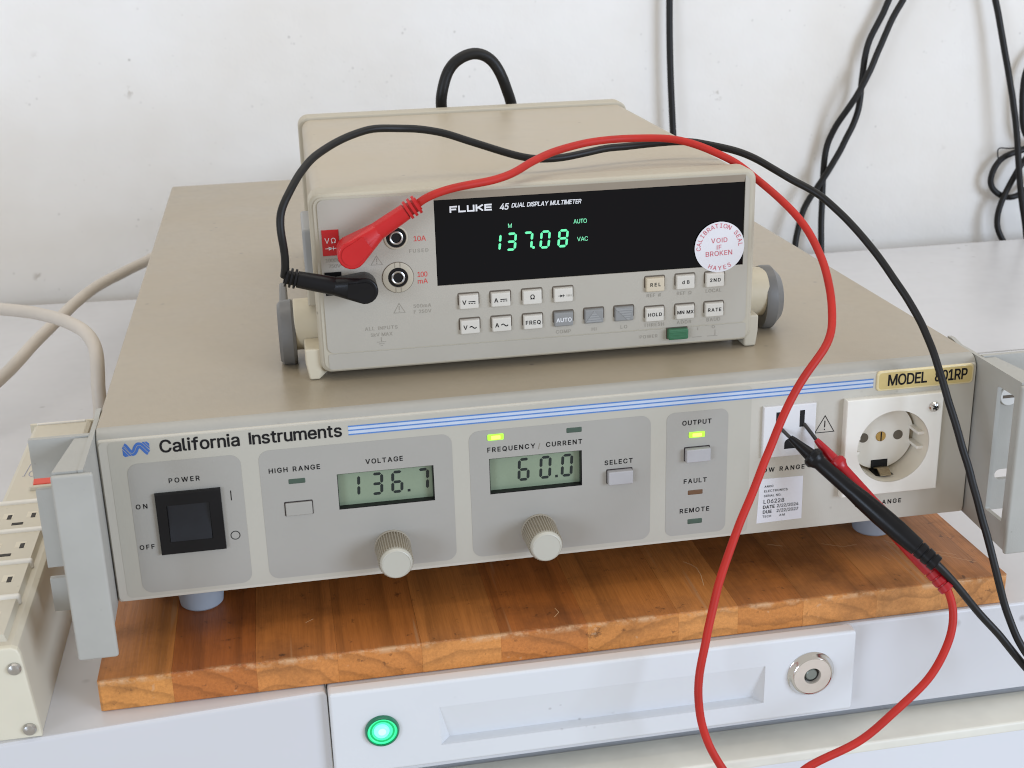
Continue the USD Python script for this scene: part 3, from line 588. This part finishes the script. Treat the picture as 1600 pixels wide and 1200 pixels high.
# ================================================================== multimeter
FX, FY, FA = 105.2, 44.1, -0.012
t = Thing('bench_multimeter', 'cream bench multimeter with black display glowing green, standing on the large beige instrument', 'multimeter', (FX, FY, H), FA, origin=(0, 0, 0))
MT = t
obj('case', tm(rbox(1.6, 219.6, 12, 268, 2.5, 91.6, 6, 20)), meter_case, t, smooth=40)
def frame(y0, y1, e, r, top):
    return hull(*[sphere((x, y, z), 1.2, 12).scale([1, 1, 1]) for x in (0, 1) for y in (0, 1) for z in (0, 1)])
rb = bevelled(rrect(-.8, 222.2, 2, 93.4, 7), 264, 278, 1.2)
obj('rear_bezel', tm(rb), meter_plastic, t, smooth=30)
bz = bevelled(rrect(-.6, 221.6, 4.0, 93.4, 5.5), 1.2, 17, 2.4, 4)
obj('front_bezel', tm(bz-cbox(59, 215.3, -1, 5, 45, 91.0)), meter_plastic, t, smooth=35)
disp = sbox(59.0, 45.0, 215.3, 91.0)
obj('bezel_face', tm(mf(plate(rrect(1.6, 219.4, 5.6, 92.0, 4.6), .6, 3))-cbox(59, 215.3, -1, 9, 45, 91.0)), meter_plastic, t, smooth=20)
pan = rrect(3.4, 217.6, 14.6, 90.8, 3.2).difference(disp)
fc = obj('control_face', plate(pan, 0, .7), meter_face, t, smooth=False)
obj('lower_strip', plate(rrect(3.6, 218.0, 6.2, 13.9, 1.0), .35, .7), meter_face, fc, smooth=False)
obj('display_brow', m3.Manifold.hull_points(np.array([(x, y, z) for x in (59.05, 215.25) for y, z in ((-.25, 91.0), (.7, 87.4), (2.0, 91.0))])), mat('brow_plastic', lin((150, 138, 122)), .3, var=.03), fc)
gl = obj('display', plate(sbox(59.05, 45.05, 215.25, 90.9), .75, 2.2), display_glass, t, smooth=False)
YD = .75
# maker's name: wide letters made of bars
def wide(ch, x, z, w, h, k):
    B = {'F': [[(0, 0), (0, 1)], [(0, 1), (1, 1)], [(0, .48), (.85, .48)]], 'L': [[(0, 1), (0, 0)], [(0, 0), (1, 0)]], 'U': [[(0, 1), (0, 0)], [(0, 0), (1, 0)], [(1, 0), (1, 1)]],
         'K': [[(0, 0), (0, 1)], [(.05, .45), (1, 1)], [(.3, .6), (1, 0)]], 'E': [[(0, 0), (0, 1)], [(0, 1), (1, 1)], [(0, .5), (.92, .5)], [(0, 0), (1, 0)]]}[ch]
    return unary_union([LineString([(x+a*w, z+b*h) for a, b in l]).buffer(k/2, cap_style=3, join_style=2) for l in B]).intersection(sbox(x-k/2, z-k/2, x+w+k/2, z+h+k/2))
for k_, ch in enumerate('FLUKE'): obj('lettering', plate(wide(ch, 67.0+k_*4.25, 81.2, 2.9, 2.5, .78), YD-.1, YD), ink_white, gl, smooth=False)
letters('45', 91.0, 80.8, 3.0, 4.3, gl, ink_white, YD, bold=True, italic=.2)
letters('DUAL DISPLAY MULTIMETER', 96.9, 81.6, 2.1, 34.6, gl, ink_white, YD, italic=.2, bold=True)
for c, x in zip('13708', (86.4, 94.0, 102.2, 110.9, 119.9)): obj('figure', digit(c, x, 60.7, 4.0, 7.9, 1.2, YD, .1), vfd, gl, smooth=False)
obj('decimal_point', plate(Point(107.4, 61.0).buffer(.7), YD-.1, YD), vfd, gl, smooth=False)
letters('M', 95.0, 71.6, 2.1, 1.9, gl, vfd_small, YD); letters('AUTO', 127.7, 71.7, 2.1, 6.7, gl, vfd_small, YD); letters('VAC', 129.4, 62.7, 2.1, 5.5, gl, vfd_small, YD)
# round seal
sl = obj('calibration_seal', disc_y(13.0, YD-.95, YD-.78, 202.6, 55.0, n=48), seal_paper, t, 'round white paper seal with red print')
YS = YD-.95
for s_, z, h, w in (('VOID', 57.2, 2.4, 8.4), ('IF', 53.8, 2.3, 2.4), ('BROKEN', 50.4, 2.5, 13.8)): letters(s_, 202.4-w/2, z, h, w, sl, ink_seal, YS, rot=.03)
def arc_text(s_, R, a0, a1, h, parent, top=True):
    n = len(s_)
    for k, ch in enumerate(s_):
        if ch == ' ': continue
        a = math.radians(a0+(a1-a0)*(k+.5)/n); rot = a-math.pi/2 if top else a+math.pi/2
        m = txt(ch, 0, 0, h, None, YS); v = np.array(m.vertices); c = (v[:, 0].min()+v[:, 0].max())/2; v[:, 0] -= c
        x, z = v[:, 0].copy(), v[:, 2].copy(); v[:, 0] = 202.6+R*math.cos(a)+x*math.cos(rot)-z*math.sin(rot); v[:, 2] = 55.0+R*math.sin(a)+x*math.sin(rot)+z*math.cos(rot); m.vertices = v
        obj('letter', m, ink_seal, parent, smooth=False)
arc_text('CALIBRATION SEAL', 9.9, 188, -2, 2.2, sl); arc_text('HAYES', 12.0, 238, 306, 2.2, sl, top=False)
# keys
def key(u, w, text=None, m=button_white, ink=ink_black, tw=None, th=2.0, tz=-1.2, proud=1.9):
    b = obj('key', tm(hull(cbox(u-4.85, u+4.85, -.1, .3, w-4.0, w+3.6), rbox(u-4.75, u+4.75, -proud, 0, w-3.8, w+3.3, .7, 10))), m, t, smooth=30)
    obj('key_gap', plate(rrect(u-5.5, u+5.4, w-2.2, w+4.4, 1.0), -.08, .05), gap_dark, b, smooth=False)  # thin brown plate; its colour stands in for shade in the gap
    if text: letters(text, u-tw/2, w+tz, th, tw, b, ink, -proud, bold=True)
    return b
def key2(u, w, ch):
    b = key(u, w); letters(ch, u-3.4, w-1.3, 2.1, 2.0, b, ink_black, -1.9, bold=True); return b
def dc(b, u, z, y): obj('symbol', strokes([[(u, z+.9), (u+3.4, z+.9)], [(u, z), (u+.8, z)], [(u+1.3, z), (u+2.1, z)], [(u+2.6, z), (u+3.4, z)]], .42, y), ink_black, b, smooth=False)
def ac(b, u, z, y): obj('symbol', strokes([[(u+3.4*k/12, z+.5+.55*math.sin(2*math.pi*k/12)) for k in range(13)]], .5, y), ink_black, b, smooth=False)
r1, r2 = 36.4, 23.5
b = key2(74.1, r1, 'V'); dc(b, 73.8, r1-.9, -1.9); b = key2(90.0, r1, 'A'); dc(b, 89.7, r1-.9, -1.9)
for bb, u in (('x', 0),): pass
key(105.9, r1, 'Ω', tw=2.2, th=2.3, tz=-1.0)
b = key(121.7, r1); obj('symbol', strokes([[(119.0, r1-.4), (122.3, r1-.4)], [(121.5, r1-1.1), (121.5, r1+.3)]], .26, -1.9), ink_black, b, smooth=False); obj('symbol', plate(Polygon([(120.0, r1-1.1), (120.0, r1+.3), (121.4, r1-.4)]), -2.0, -1.9), ink_black, b, smooth=False)
obj('symbol', strokes([[(123.4+.7*k, r1-.9), (123.4+.7*k, r1+.1)] for k in range(4)], .25, -1.9), ink_grey, b, smooth=False)
b = key2(74.2, r2, 'V'); ac(b, 73.9, r2-.9, -1.9); b = key2(90.1, r2, 'A'); ac(b, 89.8, r2-.9, -1.9)
key(106.0, r2, 'FREQ', tw=7.6, th=2.0); key(121.7, r2+.3, 'AUTO', button_grey, ink_white, 7.8, 2.0, -1.4)
for u, up in ((137.4, True), (153.0, False)):
    b = key(u, r2+.6, m=button_grey, proud=1.6)
    T = [(u-4.4, r2-2.4), (u+4.4, r2-2.4), (u, r2+3.4)] if up else [(u-4.6, r2+3.4), (u+4.4, r2+3.4), (u+4.4, r2-2.4)]
    T = T if up else [(u-4.5, r2+3.3), (u+4.5, r2+3.3), (u+2.6, r2-2.6), (u+1.6, r2-2.6)]
    P = Polygon(T); obj('arrow_relief', plate(P.difference(unary_union([sbox(u-6, r2-1.6+1.25*k, u+6, r2-1.35+1.25*k) for k in range(5)])), -1.85, -1.55), mat('arrow_grey', lin((152, 152, 150)), .45), b, smooth=False)
for s_, u, w, m, tw in (('REL', 169.0, 38.3, button_cream, 5.4), ('dB', 184.8, 38.5, button_white, 3.8), ('2ND', 200.3, 38.5, button_white, 5.6), ('HOLD', 168.9, 22.6, button_white, 7.2), ('MN MX', 184.9, 22.7, button_white, 8.6), ('RATE', 200.3, 22.8, button_white, 7.0)):
    key(u, w, s_, m, ink_black, tw, 1.75, -.9)
for s_, u, w, tw in (('REF #', 165.0, 31.4, 7.4), ('REF Ω', 180.8, 31.4, 7.6), ('LOCAL', 196.0, 31.6, 8.2), ('THRESH', 163.6, 15.8, 10.6), ('ADDR', 181.0, 16.0, 7.6), ('BAUD', 196.8, 16.2, 7.2), ('COMP', 117.9, 15.9, 7.6), ('HI', 136.4, 15.9, 2.4), ('LO', 151.4, 15.9, 3.4),
                     ('FUSED', 46.1, 62.6, 9.3), ('500mA', 46.8, 34.8, 8.6), ('F 250V', 46.8, 31.9, 8.6), ('ALL INPUTS', 22.3, 24.9, 16.0), ('1kV MAX', 25.0, 21.6, 10.6), ('1000V', 5.6, 60.6, 6.8), ('MAX', 18.6, 59.3, 5.8), ('750V', 7.0, 57.7, 5.6)):
    letters(s_, u, w, 1.75, tw, fc, ink_faint, 0.)
letters('POWER', 161.6, 9.6, 1.75, 9.3, fc, ink_faint, .35)
obj('symbol', strokes([[(12.6+.25*k, 58.5+.5*math.sin(k*.52)) for k in range(13)]], .3, 0.), ink_faint, fc, smooth=False)
letters('10A', 48.5, 68.2, 2.5, 5.9, fc, ink_red, 0.); letters('100', 49.5, 50.3, 2.5, 4.8, fc, ink_red, 0.); letters('mA', 49.5, 46.9, 2.4, 4.8, fc, ink_red, 0.)
tri_mark(30.1, 57.6, 62.4, 3.0, .26, 0., fc, ink_faint); tri_mark(39.7, 32.7, 37.9, 3.0, .26, 0., fc, ink_faint)
obj('symbol', strokes([[(30.0, 18.6), (30.0, 21.0)], [(27.8, 18.6), (32.2, 18.6)], [(28.7, 17.6), (31.3, 17.6)], [(29.5, 16.7), (30.5, 16.7)]], .28, 0.), ink_faint, fc, smooth=False)
obj('symbol', strokes([[(189.6, 8.2), (194.4, 8.2)], [(192.3, 11.8), (192.3, 13.2)], [(197.4, 8.2), (202.9, 8.2)], [(201.6, 8.2), (201.6, 11.4)]], .25, .35), ink_faint, fc, smooth=False)
obj('symbol', plate(Point(200.6, 13.0).buffer(.8).difference(Point(200.6, 13.0).buffer(.55)), .23, .35), ink_faint, fc, smooth=False)
pb = obj('power_button', tm(rbox(176.0, 186.4, -3.0, 1, 8.5, 14.0, .7)), button_power, t, 'green power button')
for k in range(3): obj('button_rib', tm(rbox(176.6, 185.8, -3.25, -2.6, 9.6+1.35*k, 10.2+1.35*k, .25)), button_power, pb)
obj('power_gap', plate(rrect(175.4, 186.8, 8.2, 14.6, .8), .2, .5), gap_dark, pb, smooth=False)
# coloured input labels and jacks
rl = obj('input_label', tm(bevelled(sbox(4.6, 63.8, 12.7, 76.4), -.5, .2, .25)), red_plastic, t, 'red label with volt and ohm signs', smooth=20)
letters('V', 5.9, 70.0, 2.5, 2.2, rl, ink_white, -.5); letters('Ω', 8.9, 70.0, 2.5, 2.6, rl, ink_white, -.5)
obj('symbol', strokes([[(6.0, 67.4), (11.2, 67.4)], [(9.8, 66.5), (9.8, 68.3)]], .3, -.5), ink_white, rl, smooth=False); obj('symbol', plate(Polygon([(7.6, 66.5), (7.6, 68.3), (9.7, 67.4)]), -.62, -.5), ink_white, rl, smooth=False)
obj('input_label', tm(bevelled(sbox(4.6, 44.0, 12.7, 55.6), -.5, .2, .25)), black_plastic, t, 'black label behind the black plug', smooth=20)
def jack(u, w, ro, notch):
    j = obj('input_jack', lathe_y([(ro, .2), (ro, -.5), (ro-.5, -.7), (5.0, -.7), (4.8, -.2), (4.8, .3)], u, w, 48), meter_plastic, t)
    obj('jack_well', disc_y(4.75, -.35, .2, u, w), black_plastic, j)
    obj('contact_ring', lathe_y([(3.35, -.2), (3.35, -1.1), (2.9, -1.3), (2.45, -1.1), (2.45, -.2)], u, w, 36), steel, j)
    obj('jack_hole', disc_y(2.4, -.55, -.2, u, w), black_hole, j)
    if notch:
        obj('groove', plate(Point(u, w).buffer(ro+.25).difference(Point(u, w).buffer(ro-.1)), -.14, .02), gap_dark, j, smooth=False)
        for a in (-1, 1):
            for d in (-1.3, 1.3): obj('notch', plate(sbox(u+d-.15, w+a*6.2-1.3, u+d+.15, w+a*6.2+1.3), -.85, -.6), groove_dark, j, smooth=False)
jack(40.0, 70.6, 5.8, False); jack(39.9, 50.8, 7.5, True)
# corner feet and the folded carrying handle
obj('corner_foot', tm(hull(rbox(-7.8, 1, 4, 24, 8, 16, 1), rbox(-6.5, -1, 4, 24, .2, 6, 1), cbox(0, 3, 6, 24, 4, 10))), yellowed, t)
obj('corner_foot', tm(hull(rbox(220, 225.5, 2, 22, 8, 17, 1), rbox(218, 224.6, 2, 22, .2, 6, 1.2))), meter_plastic, t)
obj('corner_foot', tm(rbox(-4, 8, 240, 260, .2, 10, 1.5)), yellowed, t); obj('corner_foot', tm(rbox(214, 225, 240, 260, .2, 10, 1.5)), meter_plastic, t)
def cyl_x(x0, x1, r, y, z, n=40, c=.6):
    m = lathe_y([(0, x0), (r-c, x0), (r, x0+c), (r, x1-c), (r-c, x1), (0, x1)], 0, 0, n); v = np.array(m.vertices)
    m.vertices = np.c_[v[:, 1], v[:, 0]+y, v[:, 2]+z]; m.fix_normals(); return m
hl = obj('handle_hub', cyl_x(-12, 1, 13.2, 36, 20.2), yellowed, t)
obj('hub_block', tm(rbox(-4.2, 1, 22, 52, 33, 46, 1)), meter_plastic, t)
def handle_disc(x0, x1, thin):
    P = []
    for a in np.linspace(0, 2*math.pi, 40, endpoint=False):
        y, z = 14.5*math.cos(a), 17.2*math.sin(a)
        for x, f in ((x0, .86), (x0+1.6, .97), (x1-1.6, 1.), (x1, .94)): P.append((x, 36+y*f, 16.2+z*f))
    return m3.Manifold.hull_points(np.array(P))
obj('handle_disc', tm(handle_disc(-20.2, -11.6, 0)), grey_plastic, t, 'grey end disc of the carrying handle')
obj('handle_arm', tm(hull(rbox(-18.8, -14.4, 36, 50, 12, 31, 1.2), rbox(-18.4, -14.6, 56, 66, 20, 35, 1.2))), grey_plastic, t)
obj('grip_strip', tm(rbox(-4.4, 1.5, 14, 60, 50, 74, 1.5)), mat('grip_grey', lin((150, 150, 148)), .45), t)
obj('handle_hub', cyl_x(219, 239, 13.2, 34, 20.2), yellowed, t)
dd = handle_disc(-11.6, -20.2, 0)
P = []
for a in np.linspace(0, 2*math.pi, 40, endpoint=False):
    y, z = 15.5*math.cos(a), 17.4*math.sin(a)
    for x, f in ((237, .97), (239, 1.), (243, .99), (247.5, .72)): P.append((x, 35+y*f, 16.6+z*f))
obj('handle_disc', tm(m3.Manifold.hull_points(np.array(P))), grey_plastic, t, 'grey end disc of the carrying handle')

# ================================================================== test leads
def meter_pt(u, v, w):
    c, s_ = math.cos(FA), math.sin(FA); return np.array([FX+c*u-s_*v, FY+s_*u+c*v, H+w])
RED = [(163.6, 30.0, 180.4), (176.1, 32.0, 182.8), (188.9, 35.0, 183.6), (202.6, 42.0, 185.5), (221.7, 58.0, 190.4), (240.7, 70.0, 192.5), (262.7, 78.0, 192.9), (276.8, 80.0, 192.5), (293.3, 78.0, 191.3), (308.6, 72.0, 187.1), (322.5, 62.0, 180.1), (332.1, 50.0, 171.5), (342.6, 32.0, 159.5), (347.8, 12.0, 144.9), (347.2,-6.0,130.4), (345.2,-15.0,120.4), (339.2,-25.0,110.0), (322.2,-34.0,93.5), (304.6,-43.0,64.1), (286.9,-54.0,31.9), (274.6,-63.0,6.2), (267.6,-70.0,-14.4), (263.3,-74.0,-31.8), (263.3, -78.0, -49.9), (272.2, -83.0, -75.5), (288.0, -87.0, -91.6), (302.2, -87.0, -88.5), (313.9, -86.0, -80.0), (338.9, -83.0, -72.3), (358.0, -80.0, -61.1), (377.7, -75.0, -47.2), (390.4, -69.0, -29.9), (393.0, -65.0, -17.5), (391.0, -61.3, -7.8)]
BLACK = [(91.1, 26.0, 165.1), (91.4, 28.0, 175.7), (98.0, 36.0, 186.6), (106.5, 48.0, 195.0), (119.1, 62.0, 200.8), (135.6, 75.0, 204.5), (152.2, 83.0, 204.0), (168.4, 85.0, 201.5), (184.2, 83.0, 197.1), (199.9, 80.0, 191.6), (215.8, 78.0, 186.5), (229.1, 79.0, 184.8), (243.2, 82.0, 185.4), (256.0, 86.0, 186.6), (272.2, 90.0, 187.0), (289.3, 92.0, 187.4), (304.0, 91.0, 187.6), (313.2, 87.0, 186.6), (325.3, 80.0, 183.9), (336.9, 73.0, 179.7), (352.2, 60.0, 170.4), (364.1, 50.0, 162.9), (374.4, 38.0, 151.8), (382.5, 26.0, 140.1), (390.0, 12.0, 125.6), (394.9, 3.0, 114.5), (399.0, -8.0, 100.9), (401.2, -17.0, 88.8), (404.7, -28.0, 67.4), (408.9, -37.0, 47.4), (412.8, -47.0, 23.9), (416.3, -55.0, 4.9), (420.5, -63.0, -17.5), (427.4, -70.0, -37.7), (438.0, -77.0, -53.2), (446.0, -80.0, -62.5), (441.4, -76.0, -60.5), (431.0, -70.0, -50.8), (418.8, -67.0, -34.8), (407.7, -64.0, -21.7), (396.5, -62.0, -7.6), (384.0, -59.3, 6.6)]
def plug(t, m, head, neck, c0, c1, thick, v0, v1, R):
    """right-angle shrouded plug lying along the meter's face: head, tapering body, ribbed collar; points (u, w) on the meter"""
    P3 = lambda p, v: meter_pt(p[0], v, p[1])
    vm = (v0+v1)/2
    hd = hull(*[sphere(P3(p, v), 1.0, 12).translate([0, 0, 0]) for p in [(head[0]+(R-1)*math.cos(a), head[1]+(R-1)*math.sin(a)) for a in np.linspace(0, 2*math.pi, 18, endpoint=False)] for v in (v0+1, v1-1)],
              *[sphere(P3(neck, v), 1.8, 12).translate([0, 0, 0]) for v in (vm-2.4, vm+2.4)], sphere(P3(neck, vm), 4.6, 16))
    h = obj('plug_head', tm(hd), m, t, smooth=35)
    # raised flat pad on the outside of the head
    d = np.array(neck)-np.array(head); L = np.linalg.norm(d); d /= L; n_ = np.array([-d[1], d[0]])
    pad = [np.array(head)+(R-2)*(math.cos(a)*d+math.sin(a)*n_) for a in np.linspace(math.pi*.5, math.pi*1.5, 10)]+[np.array(head)+d*L*.62-n_*(R-3.2), np.array(head)+d*L*.62+n_*(R-3.2)]
    obj('plug_pad', tm(m3.Manifold.hull_points(np.array([P3(p, v) for p in pad for v in (v0-.55, v0+1.5)]))), m, h, smooth=20)
    bl = np.linalg.norm(P3(c0, vm)-P3(neck, vm))
    obj('plug_body', solid_rev(P3(neck, vm), P3(c0, vm), [(-3, 4.5), (bl*.5, 4.25), (bl, 3.95)]), m, t)
    cl = np.linalg.norm(P3(c1, vm)-P3(c0, vm)); pr_ = []
    for k in range(3):
        s0 = cl*k/3; pr_ += [(s0, 3.3), (s0+.5, 3.3), (s0+.55, 4.7), (s0+cl/3-.6, 4.7), (s0+cl/3-.55, 3.3)]
    obj('strain_relief', solid_rev(P3(c0, vm), P3(c1, vm), pr_+[(cl, 3.3)]), m, t, smooth=20)
    return P3(c1, vm)
t = Thing('red_test_lead', 'red test lead plugged into the meter and looping down before the instruments', 'test lead', (300, 0, -90))
e = plug(t, red_plastic, (17.6, 68.0), (29.8, 76.8), (44.4, 85.8), (50.6, 89.4), 13, -20, -6, 6.8)
obj('cable', tube([e+(RED[0]-e)*.0, *RED], 1.95, 14, 8), red_rubber, t)
def probe(t, m, tip0, tip1, nose, end, flange, Rb, name):
    obj('probe_tip', tube([tip0, tip1, nose], .95, 10, 6), mat('tip_sleeve', (.03, .028, .027), .4), t)
    L = np.linalg.norm(np.array(end)-np.array(nose)); k = Rb
    pr_ = [(0, .4), (.05, 1.5*k), (2, 1.9*k), (flange-2.5, 3.3*k), (flange-2.4, 4.0*k), (flange-1.2, 5.2*k), (flange+1.0, 5.3*k), (flange+2.2, 4.4*k), (flange+4, 3.6*k), (flange+11, 3.75*k), (L*.42, 4.0*k), (L*.44, 4.15*k), (L*.5, 4.6*k), (L*.62, 5.0*k), (L*.74, 5.0*k), (L*.84, 4.5*k), (L*.87, 4.3*k)]
    for q_ in range(3):
        s0 = L*.87+.043*L*q_; pr_ += [(s0+.1, 3.6*k), (s0+.8, 3.6*k), (s0+.9, 4.25*k), (s0+.04*L, 4.1*k)]
    pr_.append((L, 3.2*k))
    obj('probe_body', solid_rev(nose, end, pr_), m, t, smooth=28)
probe(t, red_probe, (338.3, 3.0, 61.2), (339.5, -2.0, 59.4), (343.4, -8.0, 53.2), (391.6, -61.5, -8.5), 15.5, .9, 'red')
t = Thing('black_test_lead', 'black test lead plugged into the meter and draped over its top', 'test lead', (300, 0, -65))
e = plug(t, black_plastic, (22.6, 50.0), (9.6, 51.6), (-8.4, 56.4), (-14.4, 58.2), 13, -19, -5, 6.4)
obj('cable', tube([e, *BLACK], 1.9, 14, 8), black_rubber, t)
probe(t, black_plastic, (326.2, 2.0, 59.6), (329.0, -5.0, 56.4), (330.2, -7.0, 55.2), (385.2, -60.4, 5.4), 15.0, 1.0, 'black')

# ================================================================== power strip at the left
t = Thing('power_strip', 'cream power strip with rows of sockets standing left of the large instrument', 'power strip', (-54, 95, ZT))
zb, y0, y1 = ZT+.2, -45., 233.
X1 = -32.8
sec = Polygon([(-75, zb), (X1, zb), (-36.2, 5.5), (-37.2, 8.2), (-39.4, 9.4), (-69, 9.4), (-71.2, 8.2), (-72.2, 5.5)])
m = trimesh.creation.extrude_polygon(sec, y1-y0, engine='earcut'); v = np.array(m.vertices); m.vertices = np.c_[v[:, 0], y0+v[:, 2], v[:, 1]]; m.fix_normals()
obj('housing', m, strip_plastic, t, smooth=25)
pe = [(x+(.55 if x < -54 else -.55)*-1, z) for x, z in sec.exterior.coords[:-1]]
ep = obj('end_plate', tm(bevelled(sec.buffer(.3, join_style=1), y0-3.2, y0-.05, .9)), strip_end, t, smooth=30)
for x, z in ((-39.2, -.4), (-37.2, -33.0), (-69, -.4), (-71, -33.0)):
    screw(x, z+(0 if z > -10 else 1.6), y0-3.2, 3.0, ep, steel, cross=False)
far = obj('end_plate', tm(bevelled(sec.buffer(.2, join_style=1), -y1-2, -y1+.5, .5)), strip_end, t) if False else obj('end_plate', tm(cbox(-74, -34, y1, y1+2.6, zb, 9.2)), strip_end, t)
obj('end_rim', tm(rbox(-69.5, -40.0, y1-2.4, y1-.6, 9.2, 10.6, .6)), strip_ridge, t)
hole = mat('strip_hole', lin((44, 38, 30)), .6)
chm = mat('strip_bevel', lin((214, 206, 186)), .4)
for k in range(6):
    ya = -41.5+36.4*k; yb = ya+36.4
    if yb > 105: break
    P = cbox(-70, -42.2, ya+.4, yb-2.4, 9.0, 12.6)
    sl_ = obj('socket', tm(hull(cbox(-70, -42.0, ya+.3, yb-2.2, 9.0, 9.5), cbox(-69, -43.0, ya+.8, yb-2.8, 12.0, 12.8))), strip_plastic, t, smooth=20)
    obj('ridge', tm(rbox(-70, -41.2, yb-3.0, yb+.2, 9.0, 14.4, 1.3)), strip_ridge, sl_)
    for dx in (-62.2, -50.2):
        obj('socket_hole', tm(hull(cbox(dx-2.6, dx+2.6, ya+15.6, ya+22.4, 12.78, 12.86))), chm, sl_)
        obj('socket_slot', tm(cbox(dx-.2, dx+2.0, ya+14.6, ya+20.0, 12.84, 12.95)), hole, sl_)
    obj('socket_slot', tm(cbox(-58.8, -53.2, ya+6.8, ya+9.6, 12.78, 12.95)), hole, sl_)
sw = obj('strip_switch', tm(rbox(-58, -44, 126, 142, 9, 12.0, .8)), strip_plastic, t)
obj('rocker', tm(hull(cbox(-56, -45.2, 128, 129, 12, 12.6), cbox(-56, -45.2, 138.8, 139.8, 12, 16.2))), switch_red, sw)
blue_pen = mat('pen_blue', lin((150, 152, 168)), .5)
def flat(lines, w, z): 
    P = unary_union([LineString(l).buffer(w/2) for l in lines]); mm_ = [trimesh.creation.extrude_polygon(g, .12, engine='earcut') for g in getattr(P, 'geoms', [P])]
    mm_ = trimesh.util.concatenate(mm_); mm_.apply_translation((0, 0, z)); return mm_
obj('pen_mark', flat([[(-64.5, 150), (-63.5, 166)], [(-65.5, 149), (-64, 149)], [(-60 + 2.2*math.cos(a), 152+4.5*math.sin(a)) for a in np.linspace(0, 6.28, 20)], [(-61.5, 147), (-57, 149)]] if False else [[(-64.5, 150), (-63.5, 166)], [(-65.5, 149), (-64, 149)], [(-60+2.2*math.cos(a), 152+4.5*math.sin(a)) for a in np.linspace(0, 6.28, 20)]], .45, 9.42), blue_pen, t, smooth=False)

# ================================================================== cables
def cable(name, label, pts, r, m, base, group=None):
    single(name, tube(pts, r, 14, 8), m, label, 'cable', base, group=group, smooth=True)
cable('power_cable', 'beige cable sloping up from the left edge to behind the large instrument', [(-170, 300, -22), (-137, 330, -10), (-115.2, 360, .3), (-100.4, 400, 8.9), (-85.7, 450, 15.3), (-71.8, 500, 19.6), (-51.8, 555, 20.5), (-28.9, 605, 20.6), (-5.8, 640, 22.4), (25.5, 640, 20.9), (40, 597, 20)], 4.6, beige_cable, (-60, 500, -36))
cable('power_cable', 'beige cable arching down to the far end of the power strip', [(-33.0, 236, -20.0), (-32.4, 236, 2.9), (-31.2, 236, 15), (-30.7, 240, 32.6), (-31, 250, 47.7), (-35.8, 265, 54.1), (-48.5, 290, 56.3), (-76.9, 330, 54.4), (-107.5, 360, 51.5), (-144.1, 390, 47.3), (-190, 415, 40)], 4.4, beige_cable, (-60, 300, -36))
cable('meter_cord', 'thick black cord arching up behind the bench multimeter', [(216, 330, 120), (214, 345, 140), (212.4, 350, 155.2), (208.8, 345, 171.8), (207.9, 340, 185.6), (212, 340, 199.3), (220, 340, 208.9), (232.2, 340, 213), (243.6, 340, 208.2), (250.5, 340, 197.5), (255.9, 345, 182.7), (260.1, 350, 166.2), (262, 352, 120), (262, 354, 88)], 3.9, black_rubber, (235, 345, 88))
g = 'black cables hanging down the wall'
cable('wall_cable', 'single black cable hanging down the wall to the right corner of the multimeter', [(479.8, 702, 300), (480.3, 702, 220), (481.9, 702, 159.2), (486.2, 702, 87.3), (491.5, 702, 11.2), (493.1, 695, -60), (493, 694, -200)], 3.3, black_rubber, (486, 700, -200))
cable('wall_cable', 'black cable of the crossing pair on the wall, ending further left', [(740, 702, 290), (723.3, 702, 247.8), (708.4, 702, 211.6), (700.2, 702, 193.4), (689.4, 702, 170.7), (685.5, 702, 146.8), (683.8, 701, 125), (680.7, 697, 106.2), (670.9, 694, 83), (653.5, 693, 51.3), (639.2, 693, 28.8), (626.7, 695, 7.2), (617.4, 692, -26.8), (614.8, 690, -62.6), (614, 690, -200)], 3.3, black_rubber, (660, 700, -200))
cable('wall_cable', 'black cable of the crossing pair on the wall, ending further right', [(756, 694, 285), (734.1, 694, 241.3), (719.4, 694, 211.2), (708.5, 694, 191.8), (695.6, 693, 161), (681.3, 690, 131.5), (666.1, 694, 104.8), (653.8, 702, 77.5), (648.4, 702, 50), (648.1, 701, 21.5), (646.9, 698, -4.9), (646.4, 692, -40.5), (648, 690, -72), (648, 690, -200)], 3.3, black_rubber, (670, 700, -200))
cable('wall_cable', 'long straight black cable at the right edge of the wall, before the coil', [(790, 700, 310), (804.2, 700, 263.5), (821.8, 698, 207.5), (834.1, 696, 164.6), (846.4, 692, 115.1), (855.8, 688, 66), (863.3, 687, 21.1), (875.7, 688, -28), (886, 689, -75.8), (890, 690, -200)], 3.3, black_rubber, (850, 700, -200))
cable('coiled_cable', 'black cable coiled and tied at the right edge of the wall', [(889.1, 702, 166.8), (866.8, 702, 135.4), (865.8, 702, 99.3), (880, 701, 62), (901.6, 702, 60.9), (873.3, 702, 52.6), (847.1, 702, 43.2), (838.1, 702, 23.2), (844.8, 702, 9.1), (864.1, 702, 2.3), (881.8, 702, 10.9), (900, 702, 36), (896, 699, 62), (882, 697, 54), (870, 696.5, 40), (857.5, 697, 16.1), (848.2, 696, -5.9), (846.8, 695, -26.5), (854.6, 690, -45.3), (873.9, 690, -81.8), (880, 690, -200)], 3.2, black_rubber, (865, 700, -200))
single('cable_tie', tube([(843, 696, 40), (841.5, 696, 57), (850, 694, 56.6), (870.4, 692, 58.4), (890, 694, 59)], .7, 8, 6), black_plastic, 'thin black tie round the coiled cable on the wall', 'cable tie', (865, 695, 56))
